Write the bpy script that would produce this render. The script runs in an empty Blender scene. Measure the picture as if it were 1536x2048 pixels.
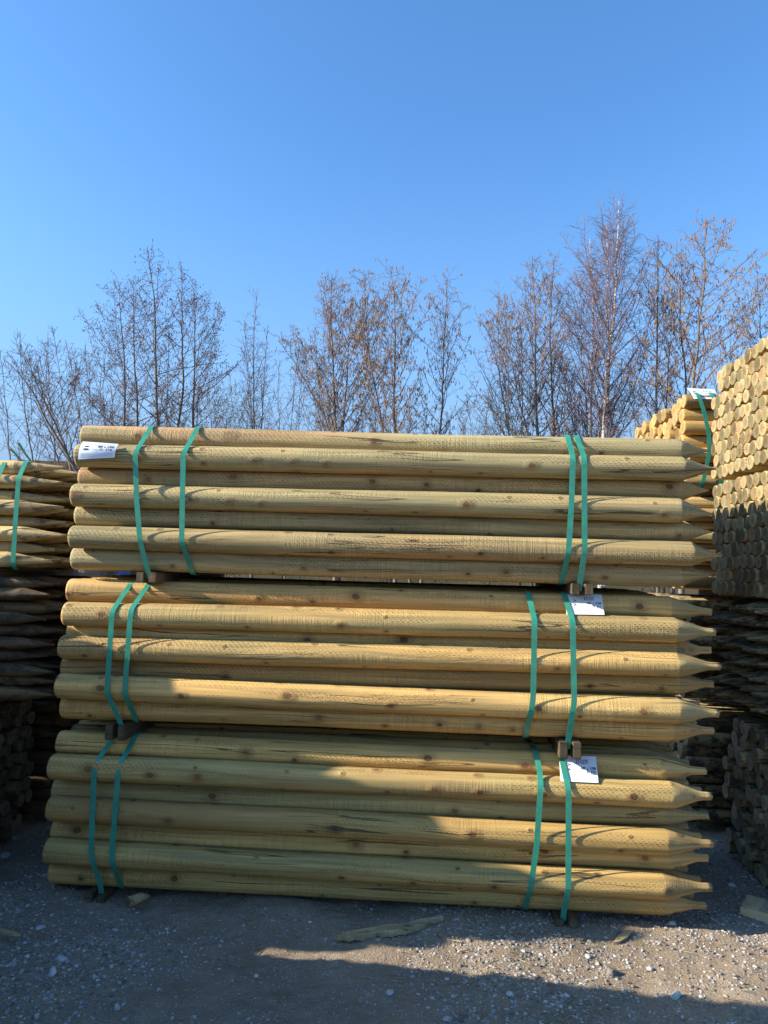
import bpy, math, random
import numpy as np
from mathutils import Matrix, Vector, noise as mnoise

# ------------------------------------------------------------------ camera
SC = bpy.context.scene
COL = SC.collection
F_PX = 1490.0
CP, CR, CY = math.radians(4.506), math.radians(1.609), math.radians(3.60)
CAM = np.array([0.0, 0.0, 1.43])


def cam_axes():
    cp, sp = math.cos(CP), math.sin(CP)
    fwd = np.array([0, cp, sp]); up = np.array([0, -sp, cp]); rt = np.array([1.0, 0, 0])
    c, s = math.cos(CR), math.sin(CR)
    rt, up = c*rt + s*up, -s*rt + c*up
    Z = np.array([[math.cos(CY), -math.sin(CY), 0], [math.sin(CY), math.cos(CY), 0], [0, 0, 1]])
    return Z @ rt, Z @ up, Z @ fwd


RT, UP, FW = cam_axes()


def at(px, py, Y):
    """point of the measured photograph at depth y = Y"""
    d = FW + RT*(px - 768)/F_PX + UP*(1024 - py)/F_PX
    return CAM + d*((Y - CAM[1])/d[1])


GZ = 0.062          # level of the yard


def on_ground(px, py, Z=0.0):
    Z = Z + GZ
    d = FW + RT*(px - 768)/F_PX + UP*(1024 - py)/F_PX
    return CAM + d*((Z - CAM[2])/d[2])


cam_d = bpy.data.cameras.new('camera')
cam = bpy.data.objects.new('camera', cam_d); COL.objects.link(cam)
cam_d.sensor_fit = 'VERTICAL'; cam_d.sensor_height = 24.0
cam_d.lens = F_PX/2048*24.0
cam_d.clip_start = 0.05; cam_d.clip_end = 3000
cam.matrix_world = Matrix(((RT[0], UP[0], -FW[0], CAM[0]), (RT[1], UP[1], -FW[1], CAM[1]),
                           (RT[2], UP[2], -FW[2], CAM[2]), (0, 0, 0, 1)))
SC.camera = cam

# ------------------------------------------------------------------ light
SUN = Vector((-1.0, -0.18, 0.46)).normalized()        # direction towards the sun
EL = math.asin(SUN.z); AZ = math.atan2(SUN.x, SUN.y)
W = bpy.data.worlds.new('World'); SC.world = W; W.use_nodes = True
nt = W.node_tree
bg = nt.nodes['Background']
sky = nt.nodes.new('ShaderNodeTexSky'); sky.sky_type = 'NISHITA'; sky.sun_disc = False
sky.sun_elevation = EL; sky.sun_rotation = AZ
sky.altitude = 0; sky.air_density = 1.0; sky.dust_density = 1.1; sky.ozone_density = 2.6
hue = nt.nodes.new('ShaderNodeMix'); hue.data_type = 'RGBA'; hue.blend_type = 'MULTIPLY'; hue.inputs[0].default_value = 1.0
hue.inputs[7].default_value = (0.64, 1.03, 1.33, 1)
nt.links.new(sky.outputs[0], hue.inputs[6])
tcw = nt.nodes.new('ShaderNodeTexCoord'); sw = nt.nodes.new('ShaderNodeSeparateXYZ'); nt.links.new(tcw.outputs['Generated'], sw.inputs[0])
hz = nt.nodes.new('ShaderNodeMapRange'); hz.inputs[1].default_value = .55; hz.inputs[2].default_value = .12; nt.links.new(sw.outputs[2], hz.inputs[0])
h2 = nt.nodes.new('ShaderNodeMath'); h2.operation = 'POWER'; h2.inputs[1].default_value = 2.0; nt.links.new(hz.outputs[0], h2.inputs[0])
pale = nt.nodes.new('ShaderNodeMix'); pale.data_type = 'RGBA'; nt.links.new(h2.outputs[0], pale.inputs[0])
nt.links.new(hue.outputs[2], pale.inputs[6]); pale.inputs[7].default_value = (1.55, 2.45, 3.75, 1)     # pale air low over the horizon
nt.links.new(pale.outputs[2], bg.inputs[0]); bg.inputs[1].default_value = 0.106
sun_d = bpy.data.lights.new('sun', 'SUN'); sun_d.energy = 5.0; sun_d.angle = math.radians(0.5)
sun_d.color = (1.0, 0.89, 0.735)
sun = bpy.data.objects.new('sun', sun_d); COL.objects.link(sun)
sun.rotation_euler = SUN.to_track_quat('Z', 'Y').to_euler(); sun.location = SUN*20
SC.view_settings.view_transform = 'Standard'; SC.view_settings.look = 'None'
SC.view_settings.exposure = 1.20; SC.view_settings.gamma = 1.0
SC.view_settings.use_curve_mapping = False

# ------------------------------------------------------------------ node helpers
class G:
    def __init__(s, name):
        s.m = bpy.data.materials.new(name); s.m.use_nodes = True
        s.t = s.m.node_tree; s.t.nodes.clear()
        s.out = s.t.nodes.new('ShaderNodeOutputMaterial')
        s.b = s.t.nodes.new('ShaderNodeBsdfPrincipled')
        s.t.links.new(s.b.outputs[0], s.out.inputs[0])

    def n(s, ty, **k):
        o = s.t.nodes.new(ty)
        for a, v in k.items(): setattr(o, a, v)
        return o

    def put(s, sock, v):
        if isinstance(v, bpy.types.NodeSocket): s.t.links.new(v, sock)
        elif v is not None:
            if isinstance(v, (tuple, list)) and len(v) == 3 and sock.type == 'RGBA': v = (*v, 1)
            sock.default_value = v

    def math(s, op, a, b=None, c=None, clamp=False):
        o = s.n('ShaderNodeMath', operation=op); o.use_clamp = clamp
        s.put(o.inputs[0], a); s.put(o.inputs[1], b); s.put(o.inputs[2], c)
        return o.outputs[0]

    def vec(s, x, y, z=0.0):
        o = s.n('ShaderNodeCombineXYZ'); s.put(o.inputs[0], x); s.put(o.inputs[1], y); s.put(o.inputs[2], z)
        return o.outputs[0]

    def noise(s, v, scale=1.0, detail=2.0, rough=0.5, dist=0.0):
        o = s.n('ShaderNodeTexNoise'); s.put(o.inputs['Vector'], v); o.inputs['Scale'].default_value = scale
        o.inputs['Detail'].default_value = detail; o.inputs['Roughness'].default_value = rough
        o.inputs['Distortion'].default_value = dist
        return o.outputs['Fac']

    def mix(s, f, a, b, mode='MIX'):
        o = s.n('ShaderNodeMix', data_type='RGBA', blend_type=mode)
        s.put(o.inputs[0], f); s.put(o.inputs[6], a); s.put(o.inputs[7], b)
        return o.outputs[2]

    def step(s, v, lo, hi):
        o = s.n('ShaderNodeMapRange', interpolation_type='SMOOTHSTEP'); s.put(o.inputs[0], v)
        s.put(o.inputs[1], lo); s.put(o.inputs[2], hi)
        return o.outputs[0]

    def ramp(s, f, stops):
        o = s.n('ShaderNodeValToRGB'); s.put(o.inputs[0], f)
        e = o.color_ramp.elements
        while len(e) < len(stops): e.new(0.5)
        for i, (p, c) in enumerate(stops): e[i].position = p; e[i].color = (*c, 1)
        return o.outputs[0]

    def bump(s, h, dist, strength=1.0, normal=None):
        o = s.n('ShaderNodeBump'); s.put(o.inputs['Height'], h); o.inputs['Distance'].default_value = dist
        o.inputs['Strength'].default_value = strength
        if normal is not None: s.put(o.inputs['Normal'], normal)
        return o.outputs[0]


def post_material(name, cool, warm, rosy, incise=1.0, knots=1.0, rough_bark=0.0, bark_col=(.12, .09, .06), hue=0.5):
    g = G(name)
    uv = g.n('ShaderNodeUVMap'); uv.uv_map = 'UVMap'
    sep = g.n('ShaderNodeSeparateXYZ'); g.put(sep.inputs[0], uv.outputs[0])
    rnd = g.n('ShaderNodeObjectInfo').outputs['Random']
    u0, v = sep.outputs[0], sep.outputs[1]
    u = g.math('ADD', u0, g.math('MULTIPLY', rnd, 91.0))
    w = g.math('MULTIPLY', rnd, 23.0)
    # knots
    wob = g.noise(g.vec(g.math('MULTIPLY', u, 30), g.math('MULTIPLY', v, 60), w), 1, 2)
    vo = g.n('ShaderNodeTexVoronoi', voronoi_dimensions='2D'); vo.inputs['Scale'].default_value = 1.0
    vo.inputs['Randomness'].default_value = 0.9
    SU, SV = 5.0, 11.0
    g.put(vo.inputs['Vector'], g.vec(g.math('MULTIPLY', u, SU), g.math('MULTIPLY', v, SV)))
    ps = g.n('ShaderNodeSeparateXYZ'); g.put(ps.inputs[0], vo.outputs['Position'])
    du = g.math('SUBTRACT', u, g.math('DIVIDE', ps.outputs[0], SU))
    dv = g.math('SUBTRACT', v, g.math('DIVIDE', ps.outputs[1], SV))
    du2 = g.math('MULTIPLY', du, 0.75)
    d = g.math('SQRT', g.math('ADD', g.math('MULTIPLY', du2, du2), g.math('MULTIPLY', dv, dv)))
    d = g.math('ADD', d, g.math('MULTIPLY', g.math('SUBTRACT', wob, 0.5), 0.006))
    cs = g.n('ShaderNodeSeparateXYZ'); g.put(cs.inputs[0], vo.outputs['Color'])
    ex = g.step(cs.outputs[0], 0.35, 0.40)
    size = g.math('MULTIPLY_ADD', g.math('POWER', cs.outputs[1], 1.6), 0.011, 0.0035)
    kmask = g.math('MULTIPLY', g.math('SUBTRACT', 1.0, g.step(g.math('DIVIDE', d, size), 0.75, 1.15)), ex)
    halo = g.math('MULTIPLY', g.math('SUBTRACT', 1.0, g.step(g.math('DIVIDE', d, size), 1.0, 3.2)), ex)
    ringk = g.math('SINE', g.math('MULTIPLY', d, 1500.0))
    # grain bends round the knots
    side = g.math('MULTIPLY', g.math('TANH', g.math('MULTIPLY', dv, 120.0)), halo)
    vb = g.math('SUBTRACT', v, g.math('MULTIPLY', side, 0.006))
    wave = g.math('MULTIPLY', g.noise(g.vec(g.math('MULTIPLY', u, 1.6), g.math('MULTIPLY', v, 5), w), 1, 1), 0.05)
    vb = g.math('ADD', vb, wave)
    grain1 = g.noise(g.vec(g.math('MULTIPLY', u, 1.1), g.math('MULTIPLY', vb, 42), w), 1, 3, .6)
    grain2 = g.noise(g.vec(g.math('MULTIPLY', u, 6), g.math('MULTIPLY', vb, 300), w), 1, 2, .6)
    tone = g.noise(g.vec(g.math('MULTIPLY', u, .7), g.math('MULTIPLY', v, 7), w), 1, 2)
    big = g.noise(g.vec(g.math('MULTIPLY', u, .45), g.math('MULTIPLY', v, 3), g.math('ADD', w, 5.0)), 1, 2)
    rb = g.math('FRACT', g.math('MULTIPLY', rnd, 7.31))
    wm = g.math('ADD', g.step(tone, .36, .66), g.math('MULTIPLY', g.math('SUBTRACT', rb, hue), 1.5), clamp=True)
    col = g.mix(wm, cool, warm)
    ros = g.math('MULTIPLY', g.step(big, .50, .66), g.step(grain1, .38, .60))
    col = g.mix(g.math('MULTIPLY', ros, .75), col, rosy)
    gr = g.math('MULTIPLY_ADD', g.step(grain1, .30, .70), .50, .72)
    gr = g.math('MULTIPLY', gr, g.math('MULTIPLY_ADD', grain2, .60, .70))
    # lathe peel lines
    peel = g.noise(g.vec(g.math('MULTIPLY', u, 210), g.math('MULTIPLY', v, 9), w), 1, 1)
    pm = g.step(g.noise(g.vec(g.math('MULTIPLY', u, 1.7), g.math('MULTIPLY', v, 9), g.math('ADD', w, 9.0)), 1, 2), .42, .62)
    gr = g.math('MULTIPLY', gr, g.math('MULTIPLY_ADD', g.math('MULTIPLY', g.math('SUBTRACT', peel, .5), pm), .70, 1.0))
    # incising slots
    rowv = g.math('DIVIDE', g.math('ADD', v, g.math('MULTIPLY', wob, .0016)), .0082)
    rid = g.math('FLOOR', rowv)
    fu = g.math('FRACT', g.math('ADD', g.math('DIVIDE', u, .021), g.math('MULTIPLY', rid, .37)))
    fv = g.math('FRACT', rowv)
    a = g.math('SUBTRACT', 1.0, g.step(g.math('ABSOLUTE', g.math('SUBTRACT', fu, .5)), .20, .30))
    b = g.math('SUBTRACT', 1.0, g.step(g.math('ABSOLUTE', g.math('SUBTRACT', fv, .5)), .10, .22))
    slotm = g.step(g.noise(g.vec(g.math('MULTIPLY', u, 1.3), g.math('MULTIPLY', v, 16), g.math('ADD', w, 3.0)), 1, 4, .65), .44, .64)
    jit = g.step(g.noise(g.vec(g.math('MULTIPLY', u, 47), g.math('MULTIPLY', v, 117), w), 1, 1), .32, .50)
    slot = g.math('MULTIPLY', g.math('MULTIPLY', a, b), g.math('MULTIPLY', g.math('MULTIPLY_ADD', slotm, .85, .06), jit))
    slot = g.math('MULTIPLY', slot, incise)
    col = g.mix(1.0, col, g.vec(gr, gr, gr), 'MULTIPLY')
    col = g.mix(g.math('MULTIPLY', slot, .42), col, (.10, .065, .025))
    kc = g.mix(g.math('MULTIPLY_ADD', ringk, .5, .5), g.mix(cs.outputs[2], (.045, .022, .012), (.17, .08, .035)), g.mix(cs.outputs[2], (.13, .065, .03), (.30, .15, .065)))
    col = g.mix(g.math('MULTIPLY', halo, .45*knots), col, (.20, .105, .045))
    col = g.mix(g.math('MULTIPLY', kmask, .88*knots), col, kc)
    stain = g.noise(g.vec(g.math('MULTIPLY', u, .9), g.math('MULTIPLY', vb, 20), g.math('ADD', w, 21.0)), 1, 3, .6)
    col = g.mix(g.math('MULTIPLY', g.step(stain, .56, .70), .55), col, g.mix(.5, cool, (.10, .115, .085)))
    lum = g.math('MULTIPLY_ADD', g.math('FRACT', g.math('MULTIPLY', rnd, 17.9)), .42, .76)
    col = g.mix(1.0, col, g.vec(lum, lum, lum), 'MULTIPLY')
    ck = g.noise(g.vec(g.math('MULTIPLY', u, .8), g.math('MULTIPLY', vb, 26), g.math('ADD', w, 31.0)), 1, 2, .5)
    ckm = g.math('SUBTRACT', 1.0, g.step(g.math('ABSOLUTE', g.math('SUBTRACT', ck, .5)), .004, .013))
    ckm = g.math('MULTIPLY', ckm, g.step(g.noise(g.vec(g.math('MULTIPLY', u, 1.4), g.math('MULTIPLY', v, 9), g.math('ADD', w, 37.0)), 1, 1), .55, .62))
    col = g.mix(g.math('MULTIPLY', ckm, .8), col, (.06, .04, .02))
    col = g.mix(1.0, col, (1.02, .975, .865), 'MULTIPLY')
    # brown torn streaks
    tear = g.noise(g.vec(g.math('MULTIPLY', u, 14), g.math('MULTIPLY', v, 90), w), 1, 4, .7)
    tm = g.step(g.noise(g.vec(g.math('MULTIPLY', u, 1.3), g.math('MULTIPLY', v, 10), g.math('ADD', w, 14.0)), 1, 2), .55, .7)
    tearm = g.math('MULTIPLY', g.step(tear, .58, .68), tm)
    col = g.mix(g.math('MULTIPLY', tearm, .65), col, (.16, .085, .035))
    if rough_bark > 0:
        bk = g.noise(g.vec(g.math('MULTIPLY', u, 16), g.math('MULTIPLY', v, 22), w), 1, 5, .65)
        bm = g.math('MULTIPLY', g.step(bk, .62 - rough_bark*.35, .72 - rough_bark*.3), 1.0)
        col = g.mix(g.math('MULTIPLY', bm, .85), col, bark_col)
    g.put(g.b.inputs['Base Color'], col)
    g.b.inputs['Roughness'].default_value = .72
    g.b.inputs['Specular IOR Level'].default_value = .3
    h = g.math('MULTIPLY', grain2, .25)
    h = g.math('ADD', h, g.math('MULTIPLY', g.math('MULTIPLY', peel, pm), .75))
    h = g.math('SUBTRACT', h, g.math('MULTIPLY', slot, 1.6))
    h = g.math('ADD', h, g.math('MULTIPLY', g.math('MULTIPLY', tear, tm), 3.2))
    h = g.math('ADD', h, g.math('MULTIPLY', halo, .9))
    h = g.math('SUBTRACT', h, g.math('MULTIPLY', ckm, 2.5))
    if rough_bark > 0: h = g.math('ADD', h, g.math('MULTIPLY', bk, 5.0*rough_bark))
    g.put(g.b.inputs['Normal'], g.bump(h, .0022, 1.0))
    return g.m


def end_material(name, heart, sap, dark=(.2, .12, .05)):
    g = G(name)
    tc = g.n('ShaderNodeTexCoord')
    oi = g.n('ShaderNodeObjectInfo'); rnd = oi.outputs['Random']
    s = g.n('ShaderNodeSeparateXYZ'); g.put(s.inputs[0], tc.outputs['Object'])
    r1 = g.math('FRACT', g.math('MULTIPLY', rnd, 13.7)); r2 = g.math('FRACT', g.math('MULTIPLY', rnd, 51.3))
    y = g.math('ADD', s.outputs[1], g.math('MULTIPLY_ADD', r1, .016, -.008))
    z = g.math('ADD', s.outputs[2], g.math('MULTIPLY_ADD', r2, .016, -.008))
    d = g.math('SQRT', g.math('ADD', g.math('MULTIPLY', y, y), g.math('MULTIPLY', z, z)))
    wv = g.vec(y, z, g.math('MULTIPLY', rnd, 30))
    nz = g.noise(wv, 45, 2)
    dd = g.math('ADD', d, g.math('MULTIPLY', nz, .010))
    ring = g.math('MULTIPLY_ADD', g.math('SINE', g.math('MULTIPLY', dd, 820)), .5, .5)
    blot = g.noise(wv, 28, 3)
    col = g.mix(g.step(g.math('ADD', d, g.math('MULTIPLY', nz, .022)), .022, .036), heart, sap)
    col = g.mix(g.math('MULTIPLY', ring, .50), col, dark)
    col = g.mix(g.math('MULTIPLY', g.step(blot, .48, .62), .60), col, g.mix(r1, dark, (.5, .42, .26)))
    col = g.mix(g.math('MULTIPLY', g.step(r2, .45, 1.0), .55), col, (.30, .27, .13))
    col = g.mix(g.math('MULTIPLY', g.step(r1, .6, 1.0), .55), col, (.33, .20, .09))
    ang = g.math('ARCTAN2', y, z)
    crack = g.math('SUBTRACT', 1.0, g.step(g.math('ABSOLUTE', g.math('SUBTRACT', ang, g.math('MULTIPLY_ADD', r2, 6.0, -3.0))), .03, .09))
    crack = g.math('MULTIPLY', crack, g.step(r1, .5, .55))
    col = g.mix(g.math('MULTIPLY', crack, .75), col, (.06, .035, .02))
    br = g.math('MULTIPLY_ADD', g.math('FRACT', g.math('MULTIPLY', rnd, 5.13)), .62, .30)
    col = g.mix(1.0, col, g.vec(br, br, br), 'MULTIPLY')
    g.put(g.b.inputs['Base Color'], col)
    g.b.inputs['Roughness'].default_value = .85; g.b.inputs['Specular IOR Level'].default_value = .2
    saw = g.noise(g.vec(g.math('MULTIPLY', y, 60), g.math('MULTIPLY', z, 500), rnd), 1, 2)
    g.put(g.b.inputs['Normal'], g.bump(g.math('ADD', saw, g.math('MULTIPLY', ring, .4)), .001, .7))
    return g.m


def simple(name, col, rough=.6, spec=.4, var=.25, scale=30, bump=0.0, col2=None):
    g = G(name)
    tc = g.n('ShaderNodeTexCoord')
    nz = g.noise(tc.outputs['Object'], scale, 4, .6)
    c2 = col2 if col2 else tuple(c*(1 - var) for c in col)
    g.put(g.b.inputs['Base Color'], g.mix(g.step(nz, .35, .65), col, c2))
    g.b.inputs['Roughness'].default_value = rough; g.b.inputs['Specular IOR Level'].default_value = spec
    if bump: g.put(g.b.inputs['Normal'], g.bump(nz, bump, .8))
    return g.m


M = {}
M['post'] = post_material('treated_pine', (.33, .28, .150), (.50, .36, .17), (.40, .215, .105), hue=.42)
M['post_warm'] = post_material('treated_pine_warm', (.38, .285, .125), (.56, .36, .135), (.42, .215, .08), hue=.36)
M['post_lower'] = post_material('treated_pine_lower', (.345, .275, .12), (.51, .340, .125), (.38, .20, .085), hue=.42)
M['post_bark'] = post_material('half_peeled_pine', (.50, .40, .20), (.60, .44, .21), (.34, .21, .11), incise=.2, knots=.8, rough_bark=.04, bark_col=(.14, .10, .055))
M['post_cone'] = post_material('machined_point', (.30, .24, .12), (.45, .30, .125), (.34, .18, .08), incise=0, knots=.7, rough_bark=.12, bark_col=(.19, .12, .055))
M['post_shade'] = post_material('weathered_pine_shade_dark', (.10, .072, .040), (.15, .10, .052), (.10, .06, .035), incise=.2, knots=.6, rough_bark=.4, bark_col=(.035, .026, .018))  # weathered brown, darkened further to paint in the shade of the left stacks
M['post_grey'] = post_material('weathered_pine', (.32, .26, .15), (.40, .31, .17), (.15, .10, .06), incise=.3, knots=.7, rough_bark=.5, bark_col=(.05, .045, .035))
M['cone_bark'] = post_material('rough_cone', (.38, .295, .155), (.48, .36, .185), (.24, .15, .08), incise=0, knots=.5, rough_bark=.30, bark_col=(.10, .07, .04))
M['post_end'] = end_material('cut_end_fresh', (.29, .205, .09), (.37, .335, .19))
M['post_end_gold'] = end_material('cut_end_golden', (.46, .27, .08), (.54, .38, .15), (.28, .14, .05))
M['post_end_grey'] = end_material('cut_end_grey', (.42, .33, .20), (.52, .45, .31), (.10, .07, .045))
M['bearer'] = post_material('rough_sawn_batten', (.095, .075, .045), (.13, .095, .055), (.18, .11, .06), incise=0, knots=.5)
M['scrap'] = post_material('scrap_wood', (.46, .38, .23), (.58, .45, .25), (.22, .13, .06), incise=0, knots=.3, rough_bark=.15, bark_col=(.08, .06, .04))
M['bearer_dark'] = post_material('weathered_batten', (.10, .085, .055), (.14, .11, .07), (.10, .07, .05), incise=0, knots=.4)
M['strap'] = simple('green_plastic_strap', (.045, .29, .195), .28, .55, .18, 22, .0004)
M['strap_dark'] = M['strap']
M['paper'] = simple('paper', (.80, .81, .82), .55, .3, .04, 20)
M['ink'] = simple('ink', (.07, .075, .11), .6, .2, .2, 50)
M['print'] = simple('print_grey', (.42, .46, .50), .6, .2, .1, 50)

# ------------------------------------------------------------------ mesh helpers
def mesh_obj(name, verts, faces, mats, parent=None, smooth=True, uv=None, midx=None, loc=None):
    me = bpy.data.meshes.new(name)
    me.from_pydata([tuple(v) for v in verts], [], [tuple(f) for f in faces])
    for m in mats: me.materials.append(m)
    if midx is not None: me.polygons.foreach_set('material_index', np.asarray(midx, dtype=np.int32))
    if smooth: me.polygons.foreach_set('use_smooth', np.ones(len(me.polygons), dtype=bool))
    if uv is not None:
        l = me.uv_layers.new(name='UVMap')
        l.data.foreach_set('uv', np.asarray(uv, dtype=np.float32).ravel())
    me.update()
    o = bpy.data.objects.new(name, me); COL.objects.link(o)
    if parent is not None: o.parent = parent
    if loc is not None: o.location = loc
    return o


def empty(name, label, cat, loc, group=None):
    o = bpy.data.objects.new(name, None); COL.objects.link(o); o.location = loc
    o['label'] = label; o['category'] = cat
    if group: o['group'] = group
    o.empty_display_size = .1
    bpy.context.view_layer.update()
    return o


def tag(o, label, cat, group=None, kind=None):
    if label: o['label'] = label
    if cat: o['category'] = cat
    if group: o['group'] = group
    if kind: o['kind'] = kind
    return o


def structure(o, kind='structure'):
    o['kind'] = kind; return o


def post_mesh(name, L, R, seed, tip='blunt', nseg=20, nring=40, mats=None, tiplen=.16, wob=1.0, rag=0.0, cone_slot=0):
    """a turned post lying along +x, butt at x=0; tip: flat | sharp | stub | cone"""
    rg = np.random.RandomState(seed)
    prof = []
    prof.append((0.0, .93)); prof.append((.004, .985)); prof.append((.012, 1.0))
    if tip == 'flat':
        xs = np.linspace(.05, L - .012, nring)
        prof += [(x, 1.0) for x in xs] + [(L - .004, .985), (L, .93)]
    else:
        sh = L - tiplen
        prof += [(x, 1.0) for x in np.linspace(.05, sh - .006, nring)]
        if tip == 'sharp':
            k = [(0.0, .995), (.04, .95), (.2, .78), (.4, .56), (.6, .36), (.8, .19), (.93, .10), (1.0, .05)]
        elif tip == 'stub':
            k = [(0.0, .995), (.05, .965), (.2, .84), (.38, .66), (.55, .48), (.68, .36), (.78, .305), (.9, .295), (1.0, .285)]
        else:
            k = [(0.0, .99), (.1, .92), (.3, .74), (.5, .56), (.7, .38), (.88, .24), (1.0, .19)]
        prof += [(sh + tiplen*a, b) for a, b in k]
    prof = np.array(prof)
    n = len(prof)
    ph = rg.rand(12)*6.28
    x = prof[:, 0]
    bend_y = wob*.0048*np.sin(x*1.3 + ph[0]) + wob*.0012*np.sin(x*5 + ph[1])
    bend_z = wob*.0048*np.sin(x*1.1 + ph[2]) + wob*.0012*np.sin(x*4.3 + ph[3])
    # drift the tip off axis a little
    if tip != 'flat':
        tdx = np.clip((x - (L - tiplen))/tiplen, 0, 1)
        offy = (rg.rand() - .5)*.014*(R/.05); offz = (rg.rand() - .6)*.016*(R/.05)
        bend_y = bend_y + tdx*offy; bend_z = bend_z + tdx*offz
    th = np.arange(nseg + 1)/nseg*2*np.pi - np.pi          # seam at the back (+y)
    T = th[None, :]
    rr = prof[:, 1][:, None]*R*(1 + .012*np.sin(2*T + ph[4]) + .010*np.sin(3*T + ph[5] + x[:, None]*.9)
                                + .020*np.sin(x[:, None]*2.4 + ph[6]) + .006*np.sin(x[:, None]*17 + 3*T + ph[9]) + .006*np.sin(x[:, None]*11 + 2*T + ph[7]))
    if tip != 'flat':
        m = (tdx[:, None] > 0.02)
        rr = rr*(1 + m*((.05 + rag)*np.sin(4*T + ph[8] + tdx[:, None]*2)*.5 + rag*.6*(rg.rand(n, nseg + 1) - .5)))
    rr[:, -1] = rr[:, 0]
    Y = -rr*np.cos(T) + bend_y[:, None]
    Z = rr*np.sin(T) + bend_z[:, None]
    X = np.repeat(x[:, None], nseg + 1, 1)
    if tip != 'flat':                                        # slightly ragged shoulder and tip end
        X[-1, :] += (rg.rand(nseg + 1) - .5)*.006; X[-1, -1] = X[-1, 0]
    V = np.stack([X, Y, Z], -1)[:, :-1].reshape(-1, 3)
    faces, uvs, mi = [], [], []
    for i in range(n - 1):
        for j in range(nseg):
            j2 = (j + 1) % nseg
            faces.append((i*nseg + j, (i + 1)*nseg + j, (i + 1)*nseg + j2, i*nseg + j2))
            va, vb = j/nseg*2*np.pi*R, (j + 1)/nseg*2*np.pi*R
            uvs += [(x[i], va), (x[i + 1], va), (x[i + 1], vb), (x[i], vb)]
            mi.append(cone_slot if (tip != 'flat' and x[i] >= L - tiplen - .004) else 0)
    verts = [tuple(v) for v in V]
    # end caps: fan with a centre vertex
    for (i, cx, rev) in ((0, 0.0, True), (n - 1, x[-1], False)):
        c = len(verts); verts.append((cx, bend_y[i], bend_z[i]))
        for j in range(nseg):
            j2 = (j + 1) % nseg
            f = (c, i*nseg + j, i*nseg + j2) if rev else (c, i*nseg + j2, i*nseg + j)
            faces.append(f); uvs += [(0, 0), (.02, 0), (.02, .02)]; mi.append(1)
    # sharp edge at the ends via separate smoothing is left to auto: mark the cap faces flat
    me = bpy.data.meshes.new(name)
    me.from_pydata(verts, [], faces)
    for m_ in mats: me.materials.append(m_)
    mi = np.array(mi, dtype=np.int32)
    me.polygons.foreach_set('material_index', mi)
    me.polygons.foreach_set('use_smooth', mi != 1)
    l = me.uv_layers.new(name='UVMap'); l.data.foreach_set('uv', np.asarray(uvs, dtype=np.float32).ravel())
    me.update()
    return me


def box_mesh(name, size, mats, bev=.003, seed=0):
    """bevelled sawn timber block with a uv in metres; long axis y"""
    import bmesh
    bm = bmesh.new(); bmesh.ops.create_cube(bm, size=1.0)
    bmesh.ops.scale(bm, vec=size, verts=bm.verts)
    bmesh.ops.bevel(bm, geom=list(bm.edges), offset=bev, segments=2, affect='EDGES')
    uvl = bm.loops.layers.uv.new('UVMap')
    for f in bm.faces:
        for lp in f.loops:
            c = lp.vert.co
            ax = max(range(3), key=lambda k: abs(f.normal[k]))
            lp[uvl].uv = (c.y, c.x + c.z) if ax != 1 else (c.x*.3, c.z)
    me = bpy.data.meshes.new(name); bm.to_mesh(me); bm.free()
    for m in mats: me.materials.append(m)
    return me


def hull2d(pts):
    pts = sorted(set((round(a, 5), round(b, 5)) for a, b in pts))
    def half(ps):
        h = []
        for p in ps:
            while len(h) > 1 and (h[-1][0] - h[-2][0])*(p[1] - h[-2][1]) - (h[-1][1] - h[-2][1])*(p[0] - h[-2][0]) <= 0: h.pop()
            h.append(p)
        return h
    a = half(pts); b = half(pts[::-1])
    return a[:-1] + b[:-1]


def strap(name, circles, boxes, xs, width, root, mat, off=.0046, thick=.0012, twist=0.0):
    """band tightened round circles (y,z,r) and boxes (y0,y1,z0,z1); xs = [(z,x)...] on the front side"""
    pts = []
    for (y, z, r) in circles:
        for k in range(28):
            a = k/28*2*math.pi; pts.append((y + (r + off)*math.cos(a), z + (r + off)*math.sin(a)))
    for (y0, y1, z0, z1) in boxes: pts += [(y0, z0), (y1, z0), (y0, z1), (y1, z1)]
    h = hull2d(pts)
    h = h[::-1]
    # subdivide long spans
    H = []
    for i in range(len(h)):
        a, b = h[i], h[(i + 1) % len(h)]
        d = math.dist(a, b); n = max(1, int(d/.03))
        for k in range(n): H.append((a[0] + (b[0] - a[0])*k/n, a[1] + (b[1] - a[1])*k/n))
    h = H
    n = len(h)
    zz = [p[0] for p in xs]; xx = [p[1] for p in xs]
    order = np.argsort(zz); zz = np.array(zz)[order]; xx = np.array(xx)[order]
    ymid = sum(c[0] for c in circles)/len(circles)
    yf = min(c[0] for c in circles)
    verts, faces = [], []
    ox, oy, oz = root.location
    for i in range(n):
        y, z = h[i]; py, pz = h[i - 1]; ny, nz = h[(i + 1) % n]
        ty, tz = ny - py, nz - pz; l = math.hypot(ty, tz) or 1
        # outward normal: away from the centre
        oy_, oz_ = tz/l, -ty/l
        cy, cz = ymid, sum(c[1] for c in circles)/len(circles)
        if oy_*(y - cy) + oz_*(z - cz) < 0: oy_, oz_ = -oy_, -oz_
        xc = float(np.interp(z, zz, xx))
        f = min(1, max(0, (y - yf)/.8)); xc = xc*(1 - f) + (xx.mean())*f
        for (dx, dn) in ((-width/2, 0), (width/2, 0), (width/2, thick), (-width/2, thick)):
            verts.append((xc + dx - ox, y + oy_*dn - oy, z + oz_*dn - oz))
    for i in range(n):
        j = (i + 1) % n
        for k in range(4):
            k2 = (k + 1) % 4
            faces.append((i*4 + k, i*4 + k2, j*4 + k2, j*4 + k))
    return mesh_obj(name, verts, faces, [mat], root, smooth=False)


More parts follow.
